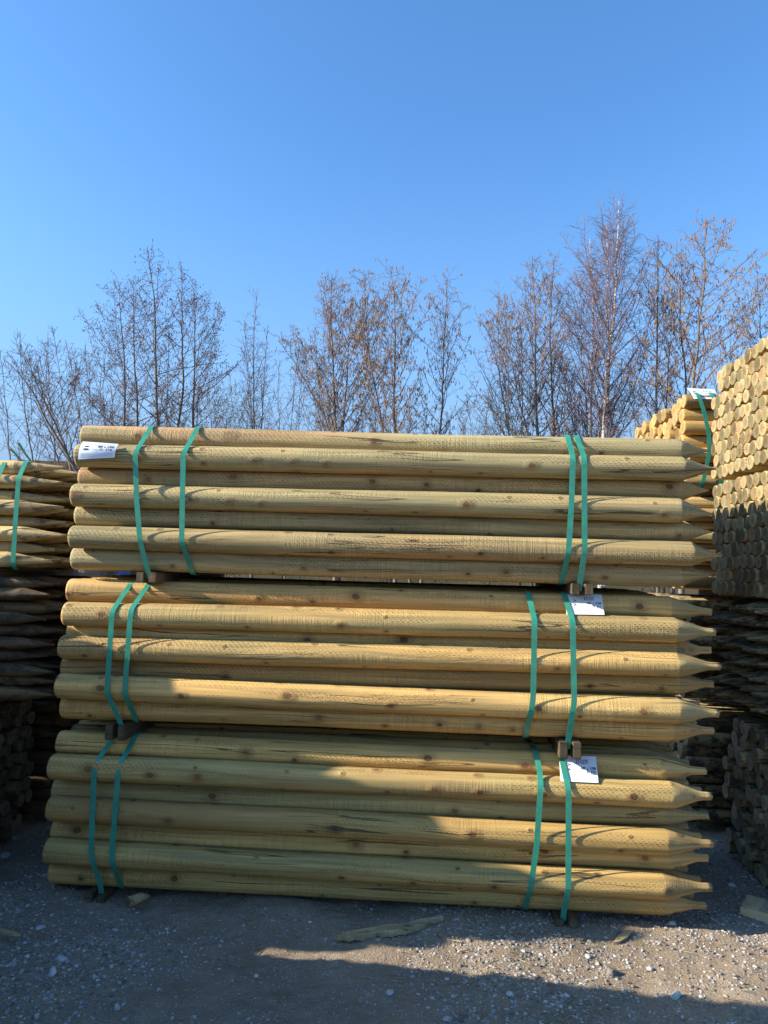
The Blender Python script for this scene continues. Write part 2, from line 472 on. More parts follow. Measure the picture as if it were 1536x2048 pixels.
GLY = {
 '0': [[(.5, 0), (.1, .3), (.1, .7), (.5, 1), (.9, .7), (.9, .3), (.5, 0)]],
 '1': [[(.3, .8), (.55, 1), (.5, 0)]],
 '2': [[(.1, .8), (.45, 1), (.85, .75), (.1, 0), (.95, .05)]],
 '3': [[(.1, .95), (.85, .95), (.4, .55), (.85, .3), (.5, 0), (.1, .1)]],
 '4': [[(.6, 0), (.65, 1), (.05, .35), (.95, .35)]],
 '5': [[(.95, 1), (.25, 1), (.2, .55), (.75, .5), (.8, .15), (.1, 0)]],
 '6': [[(.8, 1), (.2, .5), (.15, .15), (.5, 0), (.85, .25), (.6, .5), (.2, .35)]],
 '7': [[(.05, .95), (.95, 1), (.4, 0)]],
 '8': [[(.5, .5), (.15, .8), (.5, 1), (.85, .8), (.5, .5), (.1, .2), (.5, 0), (.9, .2), (.5, .5)]],
 'x': [[(.15, .6), (.85, 0)], [(.85, .6), (.15, 0)]],
 '/': [[(.3, -.15), (.8, 1.1)]],
 '.': [[(.45, 0), (.55, .06)]],
 'P': [[(.2, -.2), (.3, 1), (.9, .9), (.8, .5), (.3, .45)]],
 'T': [[(.05, 1), (.95, 1)], [(.5, 1), (.45, 0)]],
 'D': [[(.25, 0), (.3, 1), (.9, .7), (.8, .2), (.25, 0)]],
 'p': [[(.2, -.4), (.25, .6), (.8, .5), (.7, .1), (.25, .1)]],
 'c': [[(.85, .5), (.4, .6), (.15, .3), (.4, 0), (.85, .1)]],
 's': [[(.8, .6), (.3, .5), (.7, .25), (.2, 0)]],
}


def write(text, s, t, h, w, gap=.25, slant=.15):
    out = []
    for ch in text:
        if ch != ' ':
            for pl in GLY.get(ch, []):
                out.append([(s + w*(a + slant*b), t + h*b) for a, b in pl])
        s += w*(1 + gap)
    return out


def ticket(root, corners, bulge, inks, prints, fills, nS=12, nT=10, hug=None, pxc=None):
    """corners TL,TR,BR,BL in world space; bulge(s,t) gives the offset towards the viewer (-y)"""
    TL, TR, BR, BL = [np.array(c, float) for c in corners]
    o = np.array(root.location)

    def P(s, t, e=0.0):          # s: left to right, t: bottom to top
        top = TL*(1 - s) + TR*s; bot = BL*(1 - s) + BR*s
        p = top*t + bot*(1 - t)
        if hug is not None:
            a = pxc[0][0]*(1 - s) + pxc[1][0]*s; b_ = pxc[0][1]*(1 - s) + pxc[1][1]*s
            c_ = pxc[3][0]*(1 - s) + pxc[2][0]*s; d_ = pxc[3][1]*(1 - s) + pxc[2][1]*s
            qx, qy = a*t + c_*(1 - t), b_*t + d_*(1 - t); yy = 3.08
            for _ in range(4):
                p = at(qx, qy, yy); yy = float(np.interp(p[2], hug[0], hug[1]))
            p = at(qx, qy, yy)
        p = p + np.array([0, -(bulge(s, t) + e), 0])
        return p - o
    V = [P(i/nS, j/nT) for j in range(nT + 1) for i in range(nS + 1)]
    V += [P(i/nS, j/nT, -.0006) for j in range(nT + 1) for i in range(nS + 1)]
    F = []; N = (nS + 1)*(nT + 1)
    for j in range(nT):
        for i in range(nS):
            a = j*(nS + 1) + i
            F.append((a, a + 1, a + nS + 2, a + nS + 1)); F.append((N + a, N + a + nS + 1, N + a + nS + 2, N + a + 1))
    tk = mesh_obj('ticket', V, F, [M['paper']], root)

    def ribbons(name, pls, wid, mat, e):
        V, F = [], []
        asp = np.linalg.norm(TR - TL)/np.linalg.norm(TL - BL)
        for pl in pls:
            for (a, b) in zip(pl[:-1], pl[1:]):
                dx, dy = (b[0] - a[0])*asp, b[1] - a[1]
                l = math.hypot(dx, dy) or 1
                nx, ny = -dy/l*wid/asp, dx/l*wid
                n = max(1, int(l/asp*10))
                for k in range(n):
                    q0 = (a[0] + (b[0] - a[0])*k/n, a[1] + (b[1] - a[1])*k/n)
                    q1 = (a[0] + (b[0] - a[0])*(k + 1)/n, a[1] + (b[1] - a[1])*(k + 1)/n)
                    c = len(V)
                    V += [P(q0[0] - nx, q0[1] - ny, e), P(q1[0] - nx, q1[1] - ny, e), P(q1[0] + nx, q1[1] + ny, e), P(q0[0] + nx, q0[1] + ny, e)]
                    F.append((c, c + 1, c + 2, c + 3))
        return mesh_obj(name, V, F, [mat], tk, smooth=False)
    if prints: ribbons('printing', prints, .008, M['print'], .0005)
    if inks: ribbons('handwriting', inks, .011, M['ink'], .0009)
    if fills:
        V, F = [], []
        for poly in fills:
            c = len(V); V += [P(a, b, .0011) for a, b in poly]; F.append(tuple(range(c, c + len(poly))))
        mesh_obj('emblem', V, F, [M['ink']], tk, smooth=False)
    return tk


def hull_front(b, X):
    rows = main_posts[b]; pts = []
    for k in (0, 1):
        P0, P1 = rows[k]; t = (X - P0[0])/(P1[0] - P0[0]); z = float(P0[2]*(1 - t) + P1[2]*t)
        for i in range(48):
            a = i/48*2*math.pi; pts.append((float(P0[1]) + (B_RAD[b][k] + .0018)*math.cos(a), z + (B_RAD[b][k] + .0018)*math.sin(a)))
    h = hull2d(pts)
    h = sorted([p for p in h if p[0] < rows[0][0][1] + .004], key=lambda p: p[1])
    return np.array([p[1] for p in h]), np.array([p[0] for p in h])


def printed_lines(rows):
    return [[(a, t), (b, t)] for (a, b, t) in rows]

# ------------------------------------------------------------------ ground
def vnoise(x, y, f, s):
    return np.array([mnoise.noise(Vector((a*f + s, b*f - s, s*.37))) for a, b in zip(x, y)])


def hill_h(x, y):
    """bank rising behind the trees"""
    t = np.clip((y - 34)/40.0, 0, 1); t = t*t*(3 - 2*t)
    side = 1.0 - .55*np.clip((x + 12)/45.0, 0, 1)
    return t*11.5*side


def make_ground():
    xs = np.concatenate([-np.geomspace(4.0, 400, 50)[::-1][:-1], np.linspace(-4.0, 4.0, 330), np.geomspace(4.0, 400, 50)[1:]])
    ys = np.concatenate([-np.geomspace(.3, 60, 18)[::-1], np.linspace(-.2, 1.9, 12), np.linspace(1.92, 5.6, 190), np.geomspace(5.7, 700, 80)])
    X, Y = np.meshgrid(xs, ys); x, y = X.ravel(), Y.ravel()
    near = (np.abs(x) < 4.05) & (y > 1.8) & (y < 5.7)
    z = np.zeros_like(x)
    z += .02*np.sin(x*.9 + 1) * np.sin(y*.7) * 0.6
    xn, yn = x[near], y[near]
    z[near] += .020*vnoise(xn, yn, 2.2, 3) + .014*vnoise(xn, yn, 7, 9) + .007*vnoise(xn, yn, 21, 5) + .005*vnoise(xn, yn, 47, 8)
    z += GZ - .012
    z += hill_h(x, y)
    nx, ny = len(xs), len(ys)
    idx = np.arange(nx*ny).reshape(ny, nx)
    F = np.stack([idx[:-1, :-1], idx[:-1, 1:], idx[1:, 1:], idx[1:, :-1]], -1).reshape(-1, 4)
    V = np.stack([x, y, z], 1)
    g = G('gravel_dirt')
    tc = g.n('ShaderNodeTexCoord').outputs['Object']
    n1 = g.noise(tc, 1.3, 4, .6); n2 = g.noise(tc, 14, 5, .65); n3 = g.noise(tc, 160, 3, .7)
    col = g.mix(g.step(n1, .35, .68), (.235, .178, .120), (.345, .262, .178))
    col = g.mix(g.math('MULTIPLY', g.step(n2, .45, .7), .55), col, (.33, .28, .22))
    def specks(scale, thr, c1, c2, col, size):
        v = g.n('ShaderNodeTexVoronoi'); v.inputs['Scale'].default_value = scale; g.put(v.inputs['Vector'], tc)
        s = g.n('ShaderNodeSeparateXYZ'); g.put(s.inputs[0], v.outputs['Color'])
        m = g.math('MULTIPLY', g.math('GREATER_THAN', s.outputs[0], thr), g.math('SUBTRACT', 1.0, g.step(v.outputs['Distance'], size*.8, size)))
        return g.mix(g.math('MULTIPLY', m, .85), col, g.mix(s.outputs[1], c1, c2)), v.outputs['Distance'], m
    col, d1, m1 = specks(150, .50, (.46, .44, .40), (.12, .10, .08), col, .42)
    col, d2, m2 = specks(80, .62, (.50, .49, .46), (.26, .23, .19), col, .40)
    # green and brown of the slope behind the yard
    pos = g.n('ShaderNodeSeparateXYZ'); g.put(pos.inputs[0], tc)
    far = g.step(pos.outputs[1], 9.0, 15.0)
    hn = g.noise(tc, .35, 5, .65)
    col = g.mix(far, col, g.mix(g.step(hn, .4, .62), (.05, .047, .022), (.085, .062, .034)))
    g.put(g.b.inputs['Base Color'], col)
    g.b.inputs['Roughness'].default_value = .95; g.b.inputs['Specular IOR Level'].default_value = .08
    h = g.math('ADD', g.math('MULTIPLY', n2, 1.8), g.math('MULTIPLY', n3, 1.3))
    h = g.math('ADD', h, g.math('MULTIPLY', m2, .8)); h = g.math('ADD', h, g.math('MULTIPLY', m1, .4))
    g.put(g.b.inputs['Normal'], g.bump(h, .006, .9))
    o = mesh_obj('ground', V, F, [g.m])
    return structure(o)


make_ground()


def ground_z(x, y):
    v = Vector
    z = .02*math.sin(x*.9 + 1)*math.sin(y*.7)*.6 - .012 + GZ
    if abs(x) < 4.05 and 1.8 < y < 5.7:
        z += .020*mnoise.noise(v((x*2.2 + 3, y*2.2 - 3, 3*.37))) + .014*mnoise.noise(v((x*7 + 9, y*7 - 9, 9*.37)))
        z += .007*mnoise.noise(v((x*21 + 5, y*21 - 5, 5*.37))) + .005*mnoise.noise(v((x*47 + 8, y*47 - 8, 8*.37)))
    return z


# ------------------------------------------------------------------ the strapped bundles of the main stack
FY = 3.112
rng = random.Random(5)

# per bundle: rows of (butt px, butt py, tip px, tip py), top row first; odd entries stand proud
B_ROWS = [
    [(168, 872, 1420, 902), (157, 912, 1432, 938), (165, 954, 1418, 984), (150, 989, 1426, 1024), (158, 1031, 1424, 1066), (145, 1073, 1440, 1109), (149, 1118, 1427, 1150)],
    [(142, 1182, 1422, 1219), (133, 1228, 1429, 1262), (143, 1262, 1422, 1303), (125, 1292, 1440, 1333), (131, 1333, 1427, 1367), (118, 1373, 1435, 1423), (129, 1413, 1427, 1461)],
    [(121, 1486, 1412, 1540), (106, 1533, 1422, 1592), (112, 1577, 1415, 1630), (101, 1618, 1425, 1687), (109, 1660, 1415, 1717), (96, 1702, 1422, 1776), (106, 1741, 1412, 1808)],
]
B_RAD = [(.048, .051, .048, .051, .048, .051, .050), (.050, .052, .050, .0515, .050, .0515, .050), (.050, .052, .050, .0515, .048, .052, .048)]
B_TIP = ['sharp', 'stub', 'stub']
B_TL = [.130, .160, .175]
B_MAT = ['post', 'post_warm', 'post_lower']
B_NAME = ['uppermost of the three big strapped bundles of long posts, its points sharp',
          'middle one of the three big strapped bundles of long posts in the main stack',
          'lowest of the three big strapped bundles of long posts, just above the gravel']
B_STRAPS = [
    [([(287, 852), (271, 910), (274, 1000), (281, 1085), (293, 1158)], 1), ([(382, 855), (367, 912), (364, 1080), (372, 1140)], 0),
     ([(1143, 872), (1146, 905), (1143, 1000), (1137, 1100), (1130, 1162)], 0), ([(1162, 872), (1168, 905), (1169, 1100), (1162, 1180)], 1)],
    [([(243, 1165), (225, 1225), (215, 1385), (236, 1452)], 1), ([(281, 1165), (263, 1215), (250, 1385), (257, 1434)], 0),
     ([(1063, 1183), (1069, 1240), (1066, 1395), (1057, 1465)], 0), ([(1138, 1190), (1145, 1240), (1148, 1400), (1138, 1496)], 1)],
    [([(213, 1465), (190, 1530), (183, 1705), (196, 1775)], 1), ([(253, 1468), (238, 1535), (225, 1705), (228, 1762)], 0),
     ([(1076, 1493), (1083, 1545), (1073, 1690), (1056, 1812)], 0), ([(1130, 1508), (1137, 1590), (1136, 1780), (1130, 1830)], 1)],
]
B_BEAR = [((298, 1160), (1162, 1180)), ((237, 1455), (1138, 1492)), ((196, 1775), (1130, 1830))]

main_posts = []                   # per bundle: rows of (P0, P1) of the front post
for b in range(3):
    rows = []
    for k, (x0, y0, x1, y1) in enumerate(B_ROWS[b]):
        yy = FY + (0 if k % 2 else .066) + (.022 if (k == 0 and b) else 0)
        rows.append((at(x0, y0, yy), at(x1, y1, yy)))
    main_posts.append(rows)

main_roots = []
for b in range(3):
    rows = main_posts[b]
    zb = min(r[0][2] for r in rows) - .1
    root = empty('post_bundle', B_NAME[b], 'bundle of posts', (-.2, FY + .5, round(float(zb), 3)), 'strapped bundles of the main stack')
    main_roots.append(root)
    ol = np.array(root.location)
    mats = [M[B_MAT[b]], M['post_end'], M['post_cone']]
    backs = [post_mesh('post', 2.68, .0498, 500 + 10*b + i, B_TIP[b], 14, 6, mats, B_TL[b], .6, cone_slot=2) for i in range(5)]
    for k, (P0, P1) in enumerate(rows):
        L = float(np.linalg.norm(P1 - P0)); dirv = Vector((P1 - P0)/L)
        rotq = Vector((1, 0, 0)).rotation_difference(dirv)
        R = B_RAD[b][k]
        me = post_mesh('post', L, R, 11 + 17*b + k, B_TIP[b], 28, 90, mats, B_TL[b]*(1 + .1*math.sin(k*2.3 + b)), .7, rag=.07 if b else .04, cone_slot=2)
        o = bpy.data.objects.new('post', me); COL.objects.link(o); o.parent = root
        o.location = Vector(P0 - ol); o.rotation_mode = 'QUATERNION'; o.rotation_quaternion = rotq
        ncol = 11 if k % 2 else 10
        for j in range(1, ncol):
            q = bpy.data.objects.new('post', backs[rng.randrange(5)]); COL.objects.link(q); q.parent = root
            # mild crown: rows near the middle of the bundle ride a little higher than the front one
            P = P0 + np.array([rng.uniform(-.012, .012), .1025*j, rng.uniform(-.002, .002) + (.020*math.sin(math.pi*j/9.0) if k == 0 and b else 0)])
            q.location = Vector(P - ol); q.rotation_mode = 'QUATERNION'
            q.rotation_quaternion = rotq

    # bearers: a pair of sawn battens with a slot between them for the strap
    for (bx, by) in B_BEAR[b]:
        X = float(at(bx, by, FY)[0])
        t = (X - rows[6][0][0])/(rows[6][1][0] - rows[6][0][0])
        ztop = float(rows[6][0][2]*(1 - t) + rows[6][1][2]*t) - B_RAD[b][6] + .001
        if b < 2:
            r1 = main_posts[b + 1][0]; t = (X - r1[0][0])/(r1[1][0] - r1[0][0])
            zbot = float(r1[0][2]*(1 - t) + r1[1][2]*t) + B_RAD[b + 1][0] - .001
        else:
            zbot = ground_z(X, 3.1) - .012
        hgt = max(.03, ztop - zbot)
        for s in (-1, 1):
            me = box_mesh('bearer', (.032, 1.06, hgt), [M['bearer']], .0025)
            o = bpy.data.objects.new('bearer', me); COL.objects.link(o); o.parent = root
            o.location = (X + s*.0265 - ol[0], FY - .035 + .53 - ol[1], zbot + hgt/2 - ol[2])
    for si, (pts, thr) in enumerate(B_STRAPS[b]):
        xs = []
        for (px_, py_) in pts:
            p = at(px_, py_, FY - .052); xs.append((float(p[2]), float(p[0])))
        Xm = xs[1][1]
        circ = []
        for k, (P0, P1) in enumerate(rows):
            t = (Xm - P0[0])/(P1[0] - P0[0]); z = float(P0[2]*(1 - t) + P1[2]*t)
            ncol = 11 if k % 2 else 10
            yb = FY + (0 if k % 2 else .066) + (.022 if (k == 0 and b) else 0)
            circ.append((yb, z, B_RAD[b][k])); circ.append((yb + .1025*(ncol - 1), z, .05))
            if k in (0, 6):
                for j in range(1, ncol - 1): circ.append((yb + .1025*j, z, .0502))
        boxes = []
        if thr:
            zt = circ[-1][1] - .05
            boxes = [(FY - .012, FY + .98, zt - (.028 if b < 2 else .010), zt)]
        strap('strap', circ, boxes, xs, .0225, root, M['strap'])

# splintered fibres on two tips of the top bundle
rf = random.Random(8)
for k, n in ((5, 12), (6, 10), (1, 4)):
    P1 = main_posts[0][k][1]; V, F = [], []
    for i in range(n):
        a = np.array([0, rf.uniform(-.006, .006), rf.uniform(-.006, .006)]) + np.array([-.012, 0, 0])
        d = np.array([rf.uniform(.01, .028), rf.uniform(-.012, .012), rf.uniform(-.014, .016)])
        c = len(V); w = .0009
        m_ = a + d*.55 + np.array([0, 0, rf.uniform(-.003, .003)])
        for p in (a, m_, a + d):
            V += [p + (0, 0, w), p + (0, w, -w), p + (0, -w, -w)]
        for q in (0, 3):
            for e in range(3): F.append((c + q + e, c + q + (e + 1) % 3, c + q + 3 + (e + 1) % 3, c + q + 3 + e))
    o = mesh_obj('splinters', V, F, [M['post_end']], main_roots[0], smooth=False)
    o.location = Vector(P1 - np.array(main_roots[0].location))

# ------------------------------------------------------------------ tickets on the main stack
def hw_common(row1, row2, row3=None):
    out = []
    out += write(row1[0], *row1[1:])
    out += write(row2[0], *row2[1:])
    if row3: out += write(row3[0], *row3[1:])
    return out


def oval(cx, cy, rx, ry, n=14):
    return [(cx + rx*math.cos(i/n*6.283), cy + ry*math.sin(i/n*6.283)) for i in range(n)]


footer = printed_lines([(.06, .94, .30), (.06, .94, .25), (.06, .94, .20), (.06, .94, .15), (.06, .90, .10)])
t1 = ticket(main_roots[0], (at(165, 883, 3.052), at(235, 887, 3.056), at(227, 914, 3.030), at(156, 919, 2.990)),
            lambda s, t: .010*math.sin(math.pi*t) - .012*s*s,
            hw_common(('100 x 2700', .48, .66, .13, .036), ('73 PTD', .53, .44, .15, .05)),
            footer + printed_lines([(.10, .30, .86), (.40, .92, .88), (.40, .70, .80), (.38, .52, .55), (.38, .52, .38)]) + [[(.38, .38), (.50, .38), (.50, .50), (.38, .50)]],
            [oval(.18, .72, .07, .035), oval(.18, .55, .08, .055)])
emb = [[(.235, .56), (.31, .47), (.235, .40)], [(.24, .80), (.33, .69), (.24, .62)]]
chev = lambda: [[(.20, .74), (.305, .67), (.20, .60), (.20, .62), (.262, .67), (.20, .72)], [(.20, .55), (.295, .48), (.20, .41), (.20, .43), (.25, .48), (.20, .53)]]
t2 = ticket(main_roots[1], (at(1129.6, 1187, 3.106), at(1203, 1188.5, 3.106), at(1209, 1229.5, 3.068), at(1133, 1228.5, 3.066)),
            lambda s, t: 0.0,
            hw_common(('4/2/25', .50, .70, .13, .036), ('100 x 2700', .56, .50, .10, .032), ('73 pcs', .70, .36, .10, .034)),
            footer + printed_lines([(.32, .50, .90), (.60, .80, .90), (.40, .46, .78), (.40, .52, .62), (.40, .54, .50), (.40, .54, .38)]),
            chev(), hug=hull_front(1, .62), pxc=[(1129.6, 1187), (1203, 1188.5), (1209, 1229.5), (1133, 1228.5)])
t3 = ticket(main_roots[2], (at(1117.8, 1511, 3.112), at(1192, 1512.9, 3.112), at(1197, 1565.8, 3.048), at(1121, 1562.4, 3.046)),
            lambda s, t: 0.0,
            hw_common(('2/12/25', .44, .72, .14, .038), ('100 x 2700', .56, .49, .10, .033), ('73 PTD', .70, .35, .10, .034)),
            footer + printed_lines([(.30, .50, .88), (.30, .50, .84), (.62, .82, .86), (.38, .44, .70), (.38, .52, .58), (.38, .54, .48), (.38, .54, .38)]),
            chev(), hug=hull_front(2, .60), pxc=[(1117.8, 1511), (1192, 1512.9), (1197, 1565.8), (1121, 1562.4)])


# ------------------------------------------------------------------ neighbouring bundles
def side_bundle(name_label, X, y0, z0, rows, cols, dia, direction, tip, mats, seed, length=1.65, jx=.012, tl=.15,
                group=None, strap_px=None, strap_x=(.35, 1.25), bear_x=(.38, 1.25), drop=None, bearer_h=.045, part_name='post', rag=0.03, crown=0.0, pointing=1, cat='bundle of posts'):
    """direction +1: the visible ends face +x (body runs to -x); -1: they face -x. tip ends are the visible ones unless flat"""
    rg = random.Random(seed)
    root = empty('post_bundle', name_label, cat, (X - direction*length/2, y0 + cols*dia/2, z0), group)
    ol = np.array(root.location)
    variants = [post_mesh(part_name, length, dia/2*(.955 + .05*(i % 3 - 1)), seed*31 + i, tip, 16, 8, mats, tl*(.9 + .08*i), .7, rag=rag, cone_slot=2) for i in range(5)]
    pitch = dia*.866
    circ = []
    for k in range(rows):
        nc = cols - (k % 2)
        skip = drop(k) if drop else (0, 0)
        for j in range(skip[0], nc - skip[1]):
            y = y0 + dia/2 + dia*j + (k % 2)*dia/2 + rg.uniform(-.003, .003)
            z = z0 + dia/2 + pitch*k + rg.uniform(-.003, .003)
            o = bpy.data.objects.new(part_name, variants[rg.randrange(5)]); COL.objects.link(o); o.parent = root
            xe = X + rg.uniform(-jx, jx)
            tilt = rg.uniform(-.004, .004); 
            if direction > 0:      # visible (far) end at +x
                if tip == 'flat': o.rotation_euler = (rg.uniform(-3, 3), tilt, math.pi); o.location = Vector((xe, y, z)) - Vector(ol)
                else: o.rotation_euler = (rg.uniform(-3, 3), tilt, 0); o.location = Vector((xe - length, y, z)) - Vector(ol)
            else:
                if tip == 'flat': o.rotation_euler = (rg.uniform(-3, 3), tilt, 0); o.location = Vector((xe, y, z)) - Vector(ol)
                else: o.rotation_euler = (rg.uniform(-3, 3), tilt, math.pi); o.location = Vector((xe + length, y, z)) - Vector(ol)
            if k in (0, rows - 1) or j in (skip[0], nc - skip[1] - 1): circ.append((y, z, dia/2*1.04))
    for sp in (strap_px or []):
        xs = [(float(at(a, b_, y0)[2]), float(at(a, b_, y0)[0])) for a, b_ in sp]
        strap('strap', circ, [], xs, .0225, root, M['strap'])
    for sx in strap_x:
        x = X - direction*sx
        strap('strap', circ, [], [(z0, x), (z0 + 1, x)], .0225, root, M['strap'])
    if bearer_h:
        for sx in bear_x:
            x = X - direction*min(sx, length - .12)
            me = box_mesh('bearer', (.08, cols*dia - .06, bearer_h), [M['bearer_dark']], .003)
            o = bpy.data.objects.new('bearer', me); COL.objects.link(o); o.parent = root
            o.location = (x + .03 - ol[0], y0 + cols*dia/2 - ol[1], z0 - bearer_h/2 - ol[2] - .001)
    return root


gold = [M['post_warm'], M['post_end_gold'], M['post_warm']]
cream = [M['post'], M['post_end'], M['post']]
grey = [M['post_grey'], M['post_end_grey'], M['post_grey']]
barky = [M['post_bark'], M['post_end'], M['cone_bark']]
dark = [M['post_grey'], M['post_end_grey'], M['post_grey']]
M['post_end_shade'] = end_material('cut_end_shade_dark', (.16, .115, .06), (.22, .17, .10), (.07, .045, .025))  # cut ends with the shade of the left stacks put into their colour
brown = [M['post_shade'], M['post_end_shade'], M['post_shade']]

GR = 'bundles of round posts stacked at the right edge'
GL = 'bundles of posts stacked at the left edge'
GB = 'bundles in the column behind the right edge stack'
RX = 1.50
R1 = side_bundle('strapped bundle of flat ended posts with pale sunlit cut ends, topmost at the right edge', RX, 3.27, 1.958, 9, 11, .0735, -1, 'flat', cream, 3, group=GR,
                 drop=lambda k: (0, 1) if k >= 7 else (0, 0), jx=.005)
R2 = side_bundle('bundle of flat ended posts second from the top at the right edge, half sunlit', RX, 3.27, 1.355, 9, 11, .0735, -1, 'flat', cream, 4, group=GR, jx=.007)
R3 = side_bundle('bundle of dark weathered posts pointing left, second from the ground at the right', RX - .02, 3.22, .825, 8, 12, .072, -1, 'cone', dark, 5, group=GR, strap_x=(), jx=.05, tl=.13, rag=.06)
R4 = side_bundle('shaded grey bundle of flat ended thick posts on the gravel at the right edge', RX + .02, 3.197, .075, 10, 10, .077, -1, 'flat', grey, 6, group=GR, strap_x=(), jx=.03, bearer_h=.075)

X0 = float(at(1372, 860, 4.36)[0])
R0 = side_bundle('strapped bundle of golden flat ended posts with a white ticket on top', X0, 4.33, 1.95, 7, 15, .090, -1, 'flat', gold, 7, group=GB,
                 drop=lambda k: {6: (0, 3), 5: (0, 1)}.get(k, (0, 0)), jx=.02, strap_x=(1.3,), strap_px=[[(1392, 780), (1406, 820), (1417, 870), (1417, 910), (1404, 970)], [(1424, 790), (1440, 830), (1452, 880), (1452, 910), (1440, 970)]])
side_bundle('bundle of flat ended posts directly under the golden bundle', X0, 4.35, 1.372, 8, 12, .076, -1, 'flat', cream, 8, group=GB, strap_x=(), jx=.02)
side_bundle('grey bundle second from the ground in the column under the golden bundle', X0, 4.35,   .76, 8, 12, .08, -1, 'flat', grey, 9, group=GB, strap_x=(), jx=.02)
side_bundle('grey bundle on the ground in the column under the golden bundle', X0, 4.35, .075, 8, 12, .08, -1, 'flat', grey, 10, group=GB, strap_x=(), jx=.02, bearer_h=.075)

L1 = side_bundle('sunlit strapped bundle of rough pointed posts, topmost at the left edge', -1.70, 3.31, 1.392, 8, 12, .0705, 1, 'cone', barky, 12, group=GL,
                 jx=.045, tl=.20, bearer_h=.04, strap_x=(.20, .30, 1.3), rag=.10)
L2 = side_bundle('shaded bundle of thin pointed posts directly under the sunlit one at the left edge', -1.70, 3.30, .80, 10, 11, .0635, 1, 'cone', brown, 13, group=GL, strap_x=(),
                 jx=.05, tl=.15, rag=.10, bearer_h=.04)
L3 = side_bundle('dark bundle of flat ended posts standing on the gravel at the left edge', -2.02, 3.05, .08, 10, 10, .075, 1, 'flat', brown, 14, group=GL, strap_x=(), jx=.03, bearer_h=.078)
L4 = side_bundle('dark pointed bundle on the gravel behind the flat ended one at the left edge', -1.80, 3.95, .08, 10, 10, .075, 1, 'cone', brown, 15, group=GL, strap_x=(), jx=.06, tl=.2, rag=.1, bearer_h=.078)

# loose strap tails sticking up from the left bundle
def tail(root, pts, width=.013):
    o = np.array(root.location); V, F = [], []
    for (p, wdir) in pts:
        p = np.array(p); w = np.array(wdir)*width/2
        V += [p - w - o, p + w - o, p + w + (0, .001, .001) - o, p - w + (0, .001, .001) - o]
    for i in range(len(pts) - 1):
        for k in range(4): F.append((i*4 + k, i*4 + (k + 1) % 4, i*4 + 4 + (k + 1) % 4, i*4 + 4 + k))
    return mesh_obj('strap_tail', V, F, [M['strap']], root, smooth=False)


tail(L1, [(at(62, 923, 3.7), (1, 0, 0)), (at(50, 907, 3.66), (.9, 0, .2)), (at(37, 886, 3.6), (.9, .1, .3))])
tail(L1, [(at(44, 924, 3.75), (1, 0, 0)), (at(32, 909, 3.72), (.9, 0, .2)), (at(20, 898, 3.68), (.8, .1, .3))])

# ticket lying over the golden bundle
ticket(R0, (at(1373, 776, 4.42), at(1428, 779, 4.42), at(1434.6, 798.4, 4.33), at(1387.4, 797.4, 4.33)),
       lambda s, t: .012*math.sin(math.pi*t),
       hw_common(('8/2/24', .52, .68, .14, .045), ('2.4 x 80', .58, .42, .13, .040), ('100 pcs', .60, .22, .12, .036)),
       printed_lines([(.1, .4, .85), (.42, .5, .7), (.42, .52, .5), (.42, .52, .3), (.1, .9, .08)]),
       [oval(.17, .68, .07, .05), oval(.17, .45, .07, .05)])

# unseen stacks to the left, placed and shaped to cast shade on the yard
GA = 'stacks of bundles further left in the yard'
def far_stack(label, X, y0, levels, seed):
    z = .06
    for i, (rows, cols, tipk) in enumerate(levels):
        side_bundle(label[i], X, y0, z, rows, cols, .1, 1, tipk, cream if i % 2 == 0 else gold, seed + i, length=2.0, group=GA, jx=.02, bearer_h=.04)
        z += .1 + (rows - 1)*.0866 + .042
    return z


far_stack(['lowest bundle of the stack just left of the camera view', 'middle bundle of the stack just left of the camera view', 'top bundle of the stack just left of the camera view'],
          -2.95, 2.305, [(7, 10, 'flat'), (7, 10, 'flat'), (5, 10, 'flat')], 40)
side_bundle('low bundle of short posts at the photographer\'s left', -1.90, 1.215, .06, 7, 13, .1, 1, 'flat', cream, 50, length=.98, group=GA, jx=.01, bearer_h=.04, strap_x=(.2, .75))
side_bundle('sloping pile of short posts at the photographer\'s left', -1.90, 1.055, .735, 9, 14, .1, 1, 'flat', cream, 51, length=.98, group=GA, jx=.01, bearer_h=.04, strap_x=(.2, .75),
            drop=lambda k: (0, k//2))

# ------------------------------------------------------------------ stones and scraps on the ground
def ico():
    t = (1 + 5**.5)/2
    v = np.array([(-1, t, 0), (1, t, 0), (-1, -t, 0), (1, -t, 0), (0, -1, t), (0, 1, t), (0, -1, -t), (0, 1, -t), (t, 0, -1), (t, 0, 1), (-t, 0, -1), (-t, 0, 1)], float)
    v /= np.linalg.norm(v[0])
    f = [(0, 11, 5), (0, 5, 1), (0, 1, 7), (0, 7, 10), (0, 10, 11), (1, 5, 9), (5, 11, 4), (11, 10, 2), (10, 7, 6), (7, 1, 8), (3, 9, 4), (3, 4, 2), (3, 2, 6), (3, 6, 8), (3, 8, 9), (4, 9, 5), (2, 4, 11), (6, 2, 10), (8, 6, 7), (9, 8, 1)]
    return v, np.array(f)


